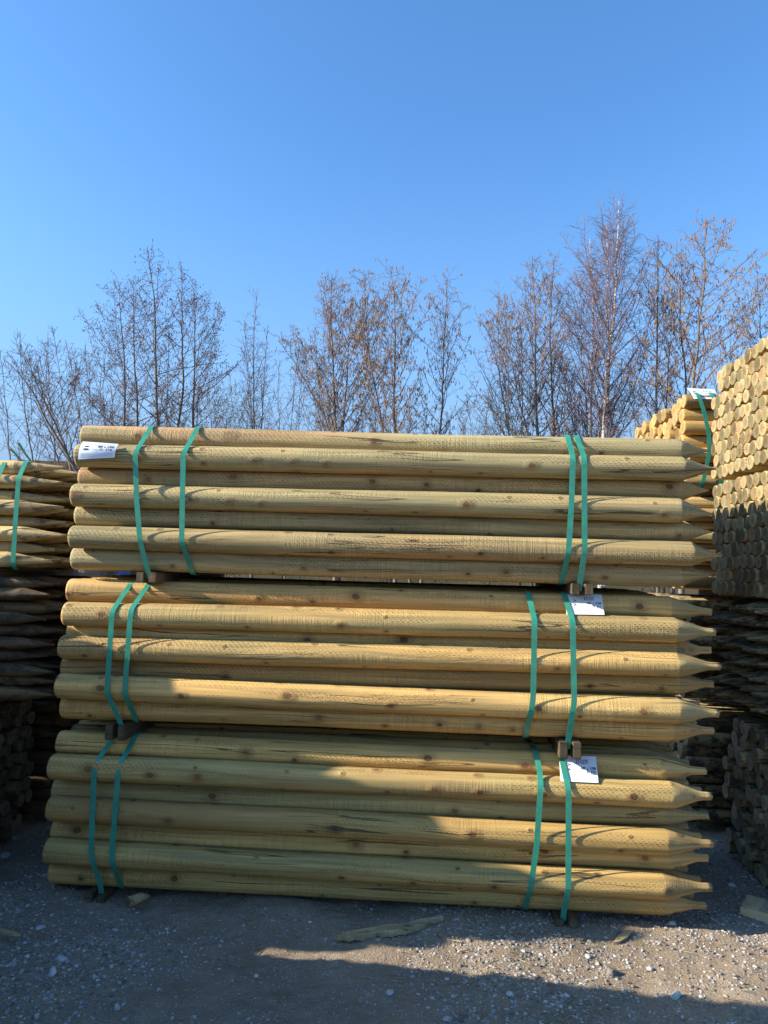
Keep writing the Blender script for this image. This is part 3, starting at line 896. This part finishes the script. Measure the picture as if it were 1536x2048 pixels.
def stone_mat(name):
    g = G(name)
    at_ = g.n('ShaderNodeAttribute'); at_.attribute_name = 'tone'
    tc = g.n('ShaderNodeTexCoord').outputs['Object']
    nz = g.noise(tc, 220, 3, .6)
    c = g.ramp(at_.outputs['Fac'], [(0.0, (.10, .09, .075)), (.3, (.22, .195, .165)), (.55, (.33, .31, .28)), (.8, (.44, .44, .42)), (1.0, (.58, .58, .56))])
    g.put(g.b.inputs['Base Color'], g.mix(g.math('MULTIPLY', g.step(nz, .4, .7), .35), c, (.12, .10, .085)))
    g.b.inputs['Roughness'].default_value = .8
    g.put(g.b.inputs['Normal'], g.bump(nz, .0015, .6))
    return g.m


M['stone'] = stone_mat('stone')


def stones(name, n, smin, smax, region, seed, pw=3.0, bright=0.0, cond=None):
    rg = np.random.RandomState(seed)
    v, f = ico()
    VV, FF, tone = [], [], []
    c = 0
    for i in range(n):
        x = rg.uniform(region[0], region[1]); y = rg.uniform(region[2], region[3])
        if cond and not cond(x, y, rg): continue
        s = smin + (smax - smin)*rg.rand()**pw
        sc = np.array([1, rg.uniform(.5, .95), rg.uniform(.3, .65)])*s
        p = v*(1 + .45*(rg.rand(12, 1) - .5))*sc
        a = rg.rand()*6.28; b = rg.uniform(-.35, .35)
        Rz = np.array([[math.cos(a), -math.sin(a), 0], [math.sin(a), math.cos(a), 0], [0, 0, 1]])
        Rx = np.array([[1, 0, 0], [0, math.cos(b), -math.sin(b)], [0, math.sin(b), math.cos(b)]])
        p = p @ Rx.T @ Rz.T + (x, y, ground_z(x, y) + s*rg.uniform(-.22, .12))
        VV.append(p); FF.append(f + c); c += 12
        tone += [min(1, max(0, rg.beta(1.3, 1.7) + bright))]*12
    V = np.concatenate(VV); F = np.concatenate(FF)
    o = mesh_obj(name, V, F, [M['stone']], smooth=False)
    a_ = o.data.attributes.new('tone', 'FLOAT', 'POINT'); a_.data.foreach_set('value', np.array(tone, dtype=np.float32))
    return o


def patchy(x, y, rg):
    return mnoise.noise(Vector((x*1.7, y*1.7, 4.2))) + .35*mnoise.noise(Vector((x*6, y*6, 1.2))) + .36 > rg.rand()*.75


go = stones('gravel', 52000, .0028, .0100, (-2.4, 2.2, 2.25, 4.2), 2, 1.6, .0, cond=patchy)
tag(go, None, None, kind='stuff')
go = stones('coarse_gravel', 2600, .006, .017, (-2.9, 2.7, 2.2, 4.6), 3, 2.8, .0, cond=patchy)
tag(go, None, None, kind='stuff')

# pale wood shavings and twiglets trodden into the dirt
rg = np.random.RandomState(12); V, F = [], []
for i in range(420):
    x, y = rg.uniform(-1.9, 1.8), rg.uniform(2.3, 3.5); a = rg.uniform(-.9, .9) + (1.57 if rg.rand() < .2 else 0); l = rg.uniform(.006, .030); w = rg.uniform(.0006, .0018)
    d = np.array([math.cos(a), math.sin(a), 0]); nrm = np.array([-d[1], d[0], 0]); p = np.array([x, y, ground_z(x, y) + .004])
    c = len(V)
    for q in (p - d*l, p + d*l + (0, 0, rg.uniform(0, .008))): V += [q - nrm*w, q + nrm*w, q + (0, 0, w*1.4)]
    F += [(c, c + 1, c + 4, c + 3), (c + 1, c + 2, c + 5, c + 4), (c + 2, c, c + 3, c + 5)]
tag(mesh_obj('wood_litter', V, F, [simple('straw', (.30, .24, .13), .8, .2, .5, 60)], smooth=False), None, None, kind='stuff')


def rock(px_, py_, s, seed, label, tone, flat=.6, group=None):
    P = on_ground(px_, py_)
    import bmesh
    bm = bmesh.new(); bmesh.ops.create_icosphere(bm, subdivisions=3, radius=1.0)
    r0 = random.Random(seed); pl = [(Vector((r0.uniform(-1, 1), r0.uniform(-1, 1), r0.uniform(-1, 1))).normalized(), r0.uniform(.55, .9)) for _ in range(9)]
    for v in bm.verts:
        for n_, d_ in pl:
            k = v.co.dot(n_) - d_
            if k > 0: v.co -= n_*k
        v.co *= 1 + .05*mnoise.noise(v.co*3 + Vector((seed, 0, 0)))
        v.co = Vector((v.co.x*s, v.co.y*s*.75, v.co.z*s*flat))
    me = bpy.data.meshes.new('stone'); bm.to_mesh(me)
    me.materials.append(M['stone'])
    a_ = me.attributes.new('tone', 'FLOAT', 'POINT'); a_.data.foreach_set('value', np.full(len(me.vertices), tone, dtype=np.float32)); bm.free()
    o = bpy.data.objects.new('stone', me); COL.objects.link(o)
    o.location = (P[0], P[1], ground_z(P[0], P[1]) + s*flat*.45); o.rotation_euler = (0, 0, seed)
    return tag(o, label, 'stone', 'larger stones lying on the dirt')


rock(122, 1913, .026, 3, 'pale pointed stone, the upper of two lying close together at the lower left', .80)
rock(105, 1940, .020, 5, 'small pale upright stone, the lower of two lying close together at the lower left', .85, .9)
rock(234, 2010, .014, 6, 'small upright grey stone near the bottom left', .75, 1.0)
rock(80, 1848, .022, 7, 'flat grey stone left of the stack on dark gravel', .72, .35)
rock(10, 1706, .035, 8, 'large flat grey stone in the shaded gap at the far left', .45, .4)
rock(28, 1668, .022, 9, 'rounded grey stone just behind the large flat one at the far left', .5, .5)
rock(1352, 1988, .020, 10, 'pale rounded stone at the lower edge of the sunlit strip on the right', .85, .8)
rock(1222, 1942, .024, 11, 'dark pitted clod of stone in the sunlit strip', .18, .7)
rock(895, 2030, .018, 13, 'flat bluish stone near the bottom middle', .7, .4)
rock(512, 1945, .012, 14, 'small pale stone left of the sunlit strip', .9, .6)
rock(188, 1946, .013, 15, 'small bluish block of stone at the lower left', .7, .6)
rock(1345, 1846, .018, 16, 'long pale stone between the stack and the timber offcut', .85, .5)
rock(780, 1983, .017, 17, 'pale flat stone just below the sunlit strip', .8, .4)
rock(1020, 1992, .015, 18, 'whitish stone below the right end of the sunlit strip', .85, .5)

# splintered plank offcut in front of the stack
def offcut():
    pts = [(667, 1873), (684, 1866), (700, 1861), (735, 1855), (770, 1850), (800, 1846), (830, 1840), (846, 1838), (862, 1834), (889, 1832), (874, 1838), (862, 1840), (848, 1848), (838, 1853), (826, 1855), (812, 1860), (800, 1860), (786, 1865), (774, 1864), (758, 1869), (740, 1868), (722, 1873), (708, 1871), (696, 1875), (684, 1872)]
    top = [on_ground(a, b, .018) for a, b in pts]
    c = sum(top)/len(top)
    n = len(top); V, F = [], []
    for i, p in enumerate(top): V.append(p - c + (0, 0, .004*math.sin(i*2.1)))
    for i, p in enumerate(top): V.append((p - c)*(.97, .97, 1) + (0, 0, -.017))
    F.append(tuple(range(n))); F.append(tuple(range(2*n - 1, n - 1, -1)))
    for i in range(n): F.append((i, n + i, n + (i + 1) % n, (i + 1) % n))
    # flatten ordering to face upwards
    uv = []
    for f in F:
        for k in f: uv.append((V[k][0], V[k][1]*1.0 + V[k][2]))
    o = mesh_obj('wood_offcut', V, F, [M['scrap']], smooth=False, uv=uv, loc=Vector(c))
    return tag(o, 'long splintered sliver of plank lying on the dirt in front of the main stack', 'wood offcut')


offcut()


def block_offcut():
    P = on_ground(1497, 1812, .02)
    me = box_mesh('timber_block', (.125, .15, .040), [M['scrap']], .004)
    o = bpy.data.objects.new('timber_block', me); COL.objects.link(o)
    o.location = (P[0] + .045, P[1], ground_z(P[0], P[1]) + .021); o.rotation_euler = (.02, .03, -.55)
    return tag(o, 'thick square timber block lying on the gravel right of the main stack', 'wood block')


block_offcut()
me = post_mesh('log_stub', .10, .021, 71, 'cone', 14, 6, [M['cone_bark'], M['post_end_grey'], M['cone_bark']], .035, .5, rag=.15)
o = bpy.data.objects.new('log_stub', me); COL.objects.link(o)
P = on_ground(256, 1806, .02); Q = on_ground(300, 1790, .02)
o.location = Vector(P) + Vector((0, 0, .004)); o.rotation_euler = (0, .05, math.atan2(Q[1] - P[1], Q[0] - P[0]))
tag(o, 'short bark covered log stub on the dirt below the left straps of the main stack', 'log stub')


def chip(pts, name, label, mat, h=.007):
    top = [on_ground(a, b, h + .004) for a, b in pts]; c = sum(top)/len(top); n = len(top)
    V = [p - c for p in top] + [(p - c)*.98 + (0, 0, -h) for p in top]
    F = [tuple(range(n)), tuple(range(2*n - 1, n - 1, -1))] + [(i, n + i, n + (i + 1) % n, (i + 1) % n) for i in range(n)]
    uv = [(V[k][0], V[k][1]) for f in F for k in f]
    return tag(mesh_obj(name, V, F, [mat], smooth=False, uv=uv, loc=Vector(c)), label, 'wood chip')


chip([(1228, 1884), (1234, 1872), (1250, 1862), (1262, 1863), (1256, 1872), (1240, 1882)], 'wood_chip', 'small ochre wood chip on the dirt below the right tips of the main stack', M['scrap'])
chip([(0, 1857), (12, 1859), (30, 1863), (42, 1868), (30, 1869), (10, 1865), (0, 1863)], 'wood_chip', 'thin pale wood splinter at the left edge of the picture', M['post_bark'])

# ------------------------------------------------------------------ things glimpsed through the slot under the top bundle
def wrapped_load(px_, Y, w, d, h, mat, label):
    P = at(px_, 1150, Y); import bmesh
    bm = bmesh.new(); bmesh.ops.create_cube(bm, size=1.0); bmesh.ops.scale(bm, vec=(w, d, h), verts=bm.verts)
    bmesh.ops.subdivide_edges(bm, edges=list(bm.edges), cuts=9, use_grid_fill=True)
    for v in bm.verts:
        n_ = mnoise.noise(v.co*4 + Vector((px_, 0, 0))); v.co += Vector((n_*.03, n_*.05 + .02*math.sin(v.co.x*40), n_*.03))
    me = bpy.data.meshes.new('wrapped_load'); bm.to_mesh(me); bm.free(); me.materials.append(mat)
    o = bpy.data.objects.new('wrapped_load', me); COL.objects.link(o); o.location = (P[0], P[1], h/2)
    return tag(o, label, 'wrapped load')


blk = simple('black_sheeting', (.02, .022, .026), .35, .6, .3, 8, .01)
wrapped_load(195, 13.0, 1.3, 1.0, 1.40, blk, 'black wrapped load seen through the slot above the middle bundle')
wrapped_load(247, 12.0, .075, .2, 1.40, simple('blue_sheeting', (.03, .09, .42), .4, .5, .3, 8, .01), 'small bright blue wrapped load seen through the slot above the middle bundle')

# ------------------------------------------------------------------ trees
def bark(name, c1, c2, scale=12, birch=False):
    g = G(name); tc = g.n('ShaderNodeTexCoord').outputs['Object']
    if birch:
        mp = g.n('ShaderNodeMapping'); mp.inputs['Scale'].default_value = (3, 3, 14); g.put(mp.inputs[0], tc)
        nz = g.noise(mp.outputs[0], 1.6, 3, .6)
    else: nz = g.noise(tc, scale, 4, .6)
    g.put(g.b.inputs['Base Color'], g.mix(g.step(nz, .45, .62), c1, c2)); g.b.inputs['Roughness'].default_value = .85
    g.b.inputs['Specular IOR Level'].default_value = .2
    g.put(g.b.inputs['Normal'], g.bump(nz, .01, .5))
    return g.m


M['alder_bark'] = bark('alder_bark', (.115, .10, .085), (.19, .165, .13))
M['birch_bark'] = bark('birch_bark', (.62, .58, .52), (.16, .12, .10), birch=True)
M['twig_dark'] = bark('alder_twig', (.135, .088, .070), (.19, .125, .095))
M['twig_purple'] = bark('birch_twig', (.15, .105, .115), (.20, .145, .15))
M['twig_olive'] = bark('willow_twig', (.15, .12, .08), (.10, .08, .06))
M['catkin'] = bark('catkin', (.33, .20, .085), (.21, .13, .065), 40)
M['cone'] = bark('alder_cone', (.15, .085, .065), (.20, .11, .08), 40)


class Tubes:
    def __init__(s): s.V = []; s.F = []; s.c = 0
    def path(s, pts, rads, k):
        pts = np.asarray(pts); n = len(pts)
        T = np.gradient(pts, axis=0); T /= (np.linalg.norm(T, axis=1, keepdims=True) + 1e-9)
        ref = np.array([.31, .87, .2]) if abs(T[0][2]) > .5 else np.array([.1, .2, 1.0])
        A = np.cross(T, ref); A /= (np.linalg.norm(A, axis=1, keepdims=True) + 1e-9); B = np.cross(T, A)
        a = np.arange(k)/k*2*np.pi
        ring = pts[:, None] + np.asarray(rads)[:, None, None]*(A[:, None]*np.cos(a)[None, :, None] + B[:, None]*np.sin(a)[None, :, None])
        s.V.append(ring.reshape(-1, 3))
        i = np.arange(n - 1)[:, None]*k; j = np.arange(k)[None]; j2 = (j + 1) % k
        s.F.append((np.stack([i + j, i + j2, i + k + j2, i + k + j], -1).reshape(-1, 4)) + s.c)
        s.c += n*k
    def obj(s, name, mat, parent, loc, smooth=True):
        if not s.V: return
        V = np.concatenate(s.V) - np.array(loc); F = np.concatenate(s.F)
        me = bpy.data.meshes.new(name)
        me.vertices.add(len(V)); me.vertices.foreach_set('co', V.astype(np.float32).ravel())
        me.loops.add(F.size); me.loops.foreach_set('vertex_index', F.astype(np.int32).ravel())
        me.polygons.add(len(F)); me.polygons.foreach_set('loop_start', np.arange(len(F), dtype=np.int32)*4)
        me.materials.append(mat); me.update(calc_edges=True)
        if smooth: me.polygons.foreach_set('use_smooth', np.ones(len(F), dtype=bool))
        o = bpy.data.objects.new(name, me); COL.objects.link(o); o.parent = parent
        return o


def norm(v): return v/(np.linalg.norm(v) + 1e-9)


def curve(p, d, L, n, up, wob, rg):
    pts = [p]; d = norm(d)
    for i in range(n):
        d = norm(d + np.array([0, 0, up/n]) + rg.normal(0, wob, 3))
        pts.append(pts[-1] + d*L/n)
    return np.array(pts)


def tree(kind, label, stems, Y, seed, crown=1.4, dens=1.0, catk=0.0, cones=0.0, twig='twig_dark', trunk='alder_bark', r0=.055,
         low=.18, ang=52, up=.55, cat='tree', name='alder_tree', group='bare trees behind the stacks', profile='oval', tl=.34, side=None):
    """stems: list of pixel paths [(px,py) ... top]; each is one stem"""
    rg = np.random.RandomState(seed)
    T, Cr, Ck = Tubes(), Tubes(), Tubes()
    base = None
    for si, st in enumerate(stems):
        P = [at(a, b, Y + .25*si) for a, b in st]
        # extend to the ground
        g0 = P[0] + (P[0] - P[1])/max(.2, (P[1] - P[0])[2])*(P[0][2])*.8
        g0 = np.array([g0[0], g0[1], -.1])
        P = np.array([g0] + P)
        # resample smoothly with a little wander
        seg = np.linalg.norm(np.diff(P, axis=0), axis=1); s = np.concatenate([[0], np.cumsum(seg)])
        n = 30; ss = np.linspace(0, s[-1], n)
        pts = np.stack([np.interp(ss, s, P[:, k]) for k in range(3)], 1)
        for _ in range(3): pts[1:-1] = (pts[:-2] + pts[1:-1]*2 + pts[2:])/4
        w = np.cumsum(rg.normal(0, .012, (n, 3)), 0); w[:, 2] = 0
        w -= np.linspace(0, 1, n)[:, None]*w[-1]; pts = pts + w
        H = s[-1]
        rr = 1.2*r0*(1 - .93*(ss/H)**.85)*(1 if si == 0 else .8)
        T.path(pts, np.maximum(rr, .006), 8)
        if base is None: base = g0
        nb = int(dens*H*4.0)
        az = rg.rand()*6.28
        low_ = max(low, .34) if name in ('alder_tree', 'birch_tree', 'bare_tree') else low
        for b in range(nb):
            t = low_ + (1 - low_)*((b + rg.rand())/nb)**.9
            if t > .985: continue
            i = t*(n - 1); i0 = int(i); f = i - i0
            p = pts[i0]*(1 - f) + pts[min(n - 1, i0 + 1)]*f
            az += 2.4 + rg.normal(0, .4)
            if profile == 'oval': pr = math.sin(math.pi*(.10 + .86*(t - low_)/(1 - low_)))**.75
            elif profile == 'cone': pr = (1 - t)**.75*1.35 + .05
            else: pr = (1 - t)**.5*1.1 + .06
            L = crown*1.55*pr*rg.uniform(.65, 1.15)*min(1, .25 + 3.2*(1 - t))
            if L < .12: L = .12
            a = math.radians(min(88, ang*1.18)*rg.uniform(.75, 1.2))*(1 - .35*t)
            dx = math.cos(az)
            if side and dx*side < 0 and rg.rand() < .7: dx = -dx
            d = np.array([math.sin(a)*dx, math.sin(a)*math.sin(az)*.8, math.cos(a)])
            m = max(4, int(L/.16))
            br = curve(p, d, L, m, up, .07, rg)
            rb = max(.0055, min(rr[i0]*.45, .005 + .010*L))
            Cr.path(br, np.linspace(rb, .0040, m + 1), 4)
            nt_ = max(3, int(L/.095*dens**.3))
            for q in range(nt_):
                u = .18 + .82*(q + rg.rand())/nt_; u = min(u, .999)
                jj = u*m; j0 = int(jj); ff = jj - j0
                pp = br[j0]*(1 - ff) + br[min(m, j0 + 1)]*ff
                td = norm(br[min(m, j0 + 1)] - br[max(0, j0)] + rg.normal(0, .40, 3)*np.array([1, 1, .8]) + np.array([0, 0, .12*(1 if up > 0 else -1)]))
                l = tl*rg.uniform(.5, 1.25)*(1.15 - .6*u)
                tw = curve(pp, td, l, 3, .45*up, .07, rg)
                Cr.path(tw, [.0038, .0032, .0028, .0022], 3)
                for e in range(2):
                    pe = tw[1 + e]; td2 = norm(tw[2] - tw[1] + np.linalg.norm(tw[2] - tw[1])*rg.normal(0, .6, 3))
                    t2_ = curve(pe, td2, l*.6, 2, .3*up, .08, rg)
                    Cr.path(t2_, [.0032, .0027, .0022], 3)
                    if rg.rand() < catk*(.5 + 1.0*t):
                        for _ in range(rg.randint(1, 4)):
                            c0 = t2_[-1]; cl = rg.uniform(.05, .085)
                            cd = np.array([rg.normal(0, .1), rg.normal(0, .1), -1]); z = rg.normal(0, .02, 3)
                            Ck.path([c0 + z, c0 + z + cd*cl*.35, c0 + z + cd*cl*.75, c0 + z + cd*cl], [.0025, .0068, .0060, .0025], 4)
                    if rg.rand() < cones:
                        c0 = t2_[-1] + rg.normal(0, .015, 3)
                        for _ in range(2):
                            c1 = c0 + rg.normal(0, .03, 3)
                            Ck.path([c1, c1 + (0, 0, .012), c1 + (0, 0, .028)], [.006, .013, .005], 4)
    root = empty(name, label, cat, tuple(base), group)
    T.obj('trunk', M[trunk], root, base)
    Cr.obj('crown', M[twig], root, base)
    ck = Ck.obj('catkins' if catk > cones else 'cones', M['catkin' if catk > cones else 'cone'], root, base)
    if ck: ck['kind'] = 'stuff'
    return root


# left group: alders hung with dark cones
tree('a', 'dark alder hung with small cones, leftmost of the tall group at the left', [[(246, 858), (243, 700), (240, 566)]], 16.5, 101, 1.25, 1.05, cones=.5, low=.22, ang=66, up=.45)
tree('a', 'slender dark alder just left of the tallest one in the left group', [[(273, 858), (268, 700), (266, 562)]], 17.2, 102, 1.0, .9, cones=.5, low=.22, ang=64, up=.45)
tree('a', 'tallest alder of the left group, its narrow top above all around it', [[(319, 860), (316, 720), (312, 620), (294, 493)]], 16.0, 103, .95, 1.05, cones=.5, low=.22, ang=62, up=.5, r0=.06)
tree('a', 'thin alder stem close behind the tallest one of the left group', [[(331, 862), (336, 740), (338, 660)]], 17.8, 104, .8, .7, cones=.35, low=.25, r0=.04)
tree('a', 'alder with bent foot and pointed top right of the tallest in the left group', [[(354, 862), (366, 800), (366, 680), (362, 530)]], 16.4, 105, .85, 1.0, cones=.45, low=.2, ang=62, up=.5)
tree('a', 'alder with long branches sweeping right, rightmost of the left group', [[(382, 862), (386, 720), (387, 575)]], 16.8, 106, 1.15, 1.15, cones=.45, low=.12, ang=70, up=.8, side=1)
# willow scrub at the far left
tree('w', 'spreading willow with a dark crooked trunk leaning left beside the top main bundle', [[(150, 930), (118, 880), (95, 850), (60, 770), (10, 720)], [(128, 900), (90, 800), (62, 730), (40, 690)]], 12.5, 107, 1.15, 1.0,
     twig='twig_dark', trunk='alder_bark', r0=.06, low=.2, ang=50, up=.6, name='willow_tree', tl=.3)
tree('w', 'tangle of grey willow stems behind the crooked trunk at the far left', [[(60, 900), (48, 800), (40, 690)], [(20, 900), (10, 800), (0, 700)], [(110, 900), (100, 780), (96, 665)]], 15.5, 108, 1.15, .9,
     twig='twig_dark', r0=.035, low=.1, ang=40, up=.5, name='willow_tree', tl=.34)
tree('w', 'bushy willow of many thin upright stems left of the alder group', [[(165, 880), (150, 780), (130, 680)], [(190, 880), (182, 780), (170, 690)], [(140, 890), (120, 780), (105, 655)], [(215, 880), (205, 790), (212, 700)]], 17.0, 109, 1.0, .8,
     twig='twig_dark', r0=.03, low=.1, ang=38, up=.5, name='willow_tree', tl=.34)
# middle
tree('b', 'slim bare tree of fine upright twigs between the left group and the catkin trees', [[(508, 858), (508, 740), (514, 590)], [(500, 858), (496, 760), (488, 640)], [(520, 858), (530, 740), (536, 650)]], 17.5, 110, .8, .95,
     twig='twig_dark', r0=.036, low=.1, ang=36, up=.45, name='bare_tree', profile='cone', tl=.36)
tree('s', 'low bare shrub with thin stems between the slim tree and the catkin trees', [[(585, 860), (590, 780), (598, 700)], [(600, 860), (600, 790), (604, 720)], [(560, 860), (556, 780), (560, 720)]], 18.5, 111, .8, .8, r0=.025, low=.08, ang=38, name='bare_shrub', cat='shrub')
tree('c', 'broad alder with tan catkins, leftmost of the catkin trees in the middle', [[(666, 862), (664, 760), (662, 640), (664, 548)], [(660, 850), (630, 790), (590, 720), (556, 680)], [(686, 862), (690, 760), (700, 650), (706, 600)]], 16.0, 112, 1.15, 1.15,
     catk=.50, low=.2, ang=46, up=.6, r0=.055)
tree('c', 'dense alder full of golden catkins, two stems, in the middle of the sky line', [[(790, 862), (790, 740), (792, 630), (782, 535)], [(772, 862), (752, 770), (734, 690), (728, 540)]], 15.6, 113, 1.0, 1.25,
     catk=.70, low=.2, ang=44, up=.6, r0=.05)
tree('c', 'narrow alder with catkins leaning slightly right, standing alone right of the middle', [[(876, 862), (884, 800), (888, 700), (894, 553)]], 16.2, 114, .85, 1.15, catk=.55, low=.25, ang=48, up=.55, r0=.045)
tree('s', 'low bare shrub behind the catkin trees in the middle', [[(730, 860), (722, 800), (715, 750)], [(700, 860), (704, 800), (712, 760)], [(745, 860), (752, 800), (757, 760)]], 18.5, 115, .7, .8, r0=.022, low=.08, ang=40, name='bare_shrub', cat='shrub', twig='twig_olive')
tree('s', 'small arching shrub under the narrow leaning alder', [[(850, 862), (846, 820), (842, 800)], [(890, 862), (906, 830), (915, 800)], [(930, 862), (935, 830), (950, 800)]], 17.5, 116, .6, .7, r0=.018, low=.08, ang=44, name='bare_shrub', cat='shrub', twig='twig_olive')
# right of the middle
tree('d', 'bare brown many stemmed tree, leftmost of the wide group left of the birch', [[(1020, 866), (1000, 760), (994, 660), (1000, 590)], [(1052, 866), (1030, 770), (1015, 700), (1008, 590)], [(1044, 866), (1046, 760), (1040, 640)]], 16.8, 117, 1.1, 1.0,
     catk=.22, low=.18, ang=42, up=.5, r0=.042)
tree('d', 'tall straight alder with a rounded brown top in the wide group before the birch', [[(1074, 868), (1069, 760), (1068, 640), (1064, 512)]], 16.2, 118, 1.15, 1.25, catk=.25, low=.2, ang=48, up=.55, r0=.055)
tree('d', 'tall straight dark stemmed alder nearest to the birch on its left', [[(1107, 868), (1104, 760), (1102, 640), (1108, 515)]], 16.6, 119, 1.0, 1.1, catk=.22, low=.2, ang=46, up=.5, r0=.052)
tree('s', 'bare brown shrub arching left at the foot of the wide group left of the birch', [[(985, 866), (955, 810), (930, 790)], [(1005, 866), (985, 800), (960, 740)], [(1000, 866), (1005, 800), (1015, 750)]], 15.5, 120, .9, .9, r0=.022, low=.08, ang=44, name='bare_shrub', cat='shrub', twig='twig_olive')
tree('b', 'tall birch with two white stems and fine purple twigs, the highest tree in the picture', [[(1212, 870), (1217, 720), (1232, 640), (1238, 520), (1238, 402)], [(1214, 780), (1218, 700), (1216, 590), (1214, 450)]], 15.8, 121, 1.45, 1.25,
     twig='twig_purple', trunk='birch_bark', r0=.062, low=.22, ang=40, up=.5, name='birch_tree', tl=.46, profile='oval')
tree('b', 'second birch close to the left of the tallest one, its white stem forked low', [[(1180, 870), (1183, 740), (1184, 640), (1180, 478)], [(1174, 868), (1172, 780), (1160, 690), (1160, 560)]], 16.2, 122, 1.15, 1.0,
     twig='twig_purple', trunk='birch_bark', r0=.05, low=.2, ang=40, up=.5, name='birch_tree', tl=.46, profile='oval')
tree('b', 'young birch fanning out to the right from the feet of the tall ones', [[(1225, 872), (1262, 790), (1285, 720), (1296, 680)], [(1240, 872), (1290, 800), (1310, 740)], [(1150, 870), (1130, 770), (1105, 700)]], 16.8, 123, .85, 1.1,
     twig='twig_purple', trunk='alder_bark', r0=.028, low=.12, ang=32, up=.4, name='birch_tree', tl=.4)
tree('e', 'straight pale stemmed alder just right of the birch', [[(1316, 800), (1317, 700), (1318, 600), (1316, 470)]], 16.0, 124, .85, 1.0, catk=.22, low=.35, ang=50, up=.5, r0=.048)
tree('e', 'thin straight dark stem between the two paler alders right of the birch', [[(1340, 780), (1344, 680), (1346, 560)]], 17.0, 125, .75, .8, catk=.25, low=.4, ang=48, up=.5, r0=.038)
tree('e', 'crooked alder with golden catkins behind the golden bundle', [[(1371, 778), (1375, 730), (1366, 690), (1364, 600), (1366, 500)]], 16.4, 126, .85, 1.05, catk=.60, low=.38, ang=52, up=.5, r0=.045)
tree('e', 'large alder with hanging catkins leaning right over the ticketed golden bundle', [[(1392, 775), (1400, 700), (1408, 600), (1412, 438)]], 15.2, 127, 1.5, 1.25, catk=.60, low=.30, ang=70, up=.45, r0=.062)
tree('e', 'alder partly cut off by the right edge of the picture', [[(1528, 700), (1520, 640), (1515, 530)]], 16.5, 128, .95, 1.0, catk=.35, low=.35, ang=56, up=.5, r0=.045)
tree('e', 'thin bare tree half hidden behind the right edge bundle', [[(1458, 780), (1462, 700), (1468, 600)]], 17.8, 129, .9, .9, catk=.2, low=.3, ang=50, up=.5, r0=.035)
# undergrowth seen low between the trunks
for i, (x, t) in enumerate([(430, 760), (640, 780), (790, 790), (1130, 760), (1280, 770), (470, 740), (232, 770), (945, 790), (345, 780)]):
    tree('s', ['low thicket right of the left alder group', 'low thicket at the foot of the broad catkin alder', 'low thicket at the foot of the golden catkin alder',
               'low thicket between the wide group and the birches', 'low thicket between the birches and the golden bundle', 'low thicket left of the slim tree', 'low thicket at the foot of the leftmost alder', 'low thicket under the arching brown shrub', 'low thicket at the foot of the tallest left alder'][i],
         [[(x, 862), (x - 6, (862 + t)//2), (x - 12, t)], [(x + 22, 862), (x + 26, (862 + t)//2), (x + 34, t + 12)], [(x - 20, 862), (x - 30, (870 + t)//2), (x - 38, t + 20)]],
         19 + i*.3, 140 + i, .90, 1.0, r0=.02, low=.08, ang=40, name='bare_shrub', cat='shrub', group='thickets between the trees', twig='twig_olive')
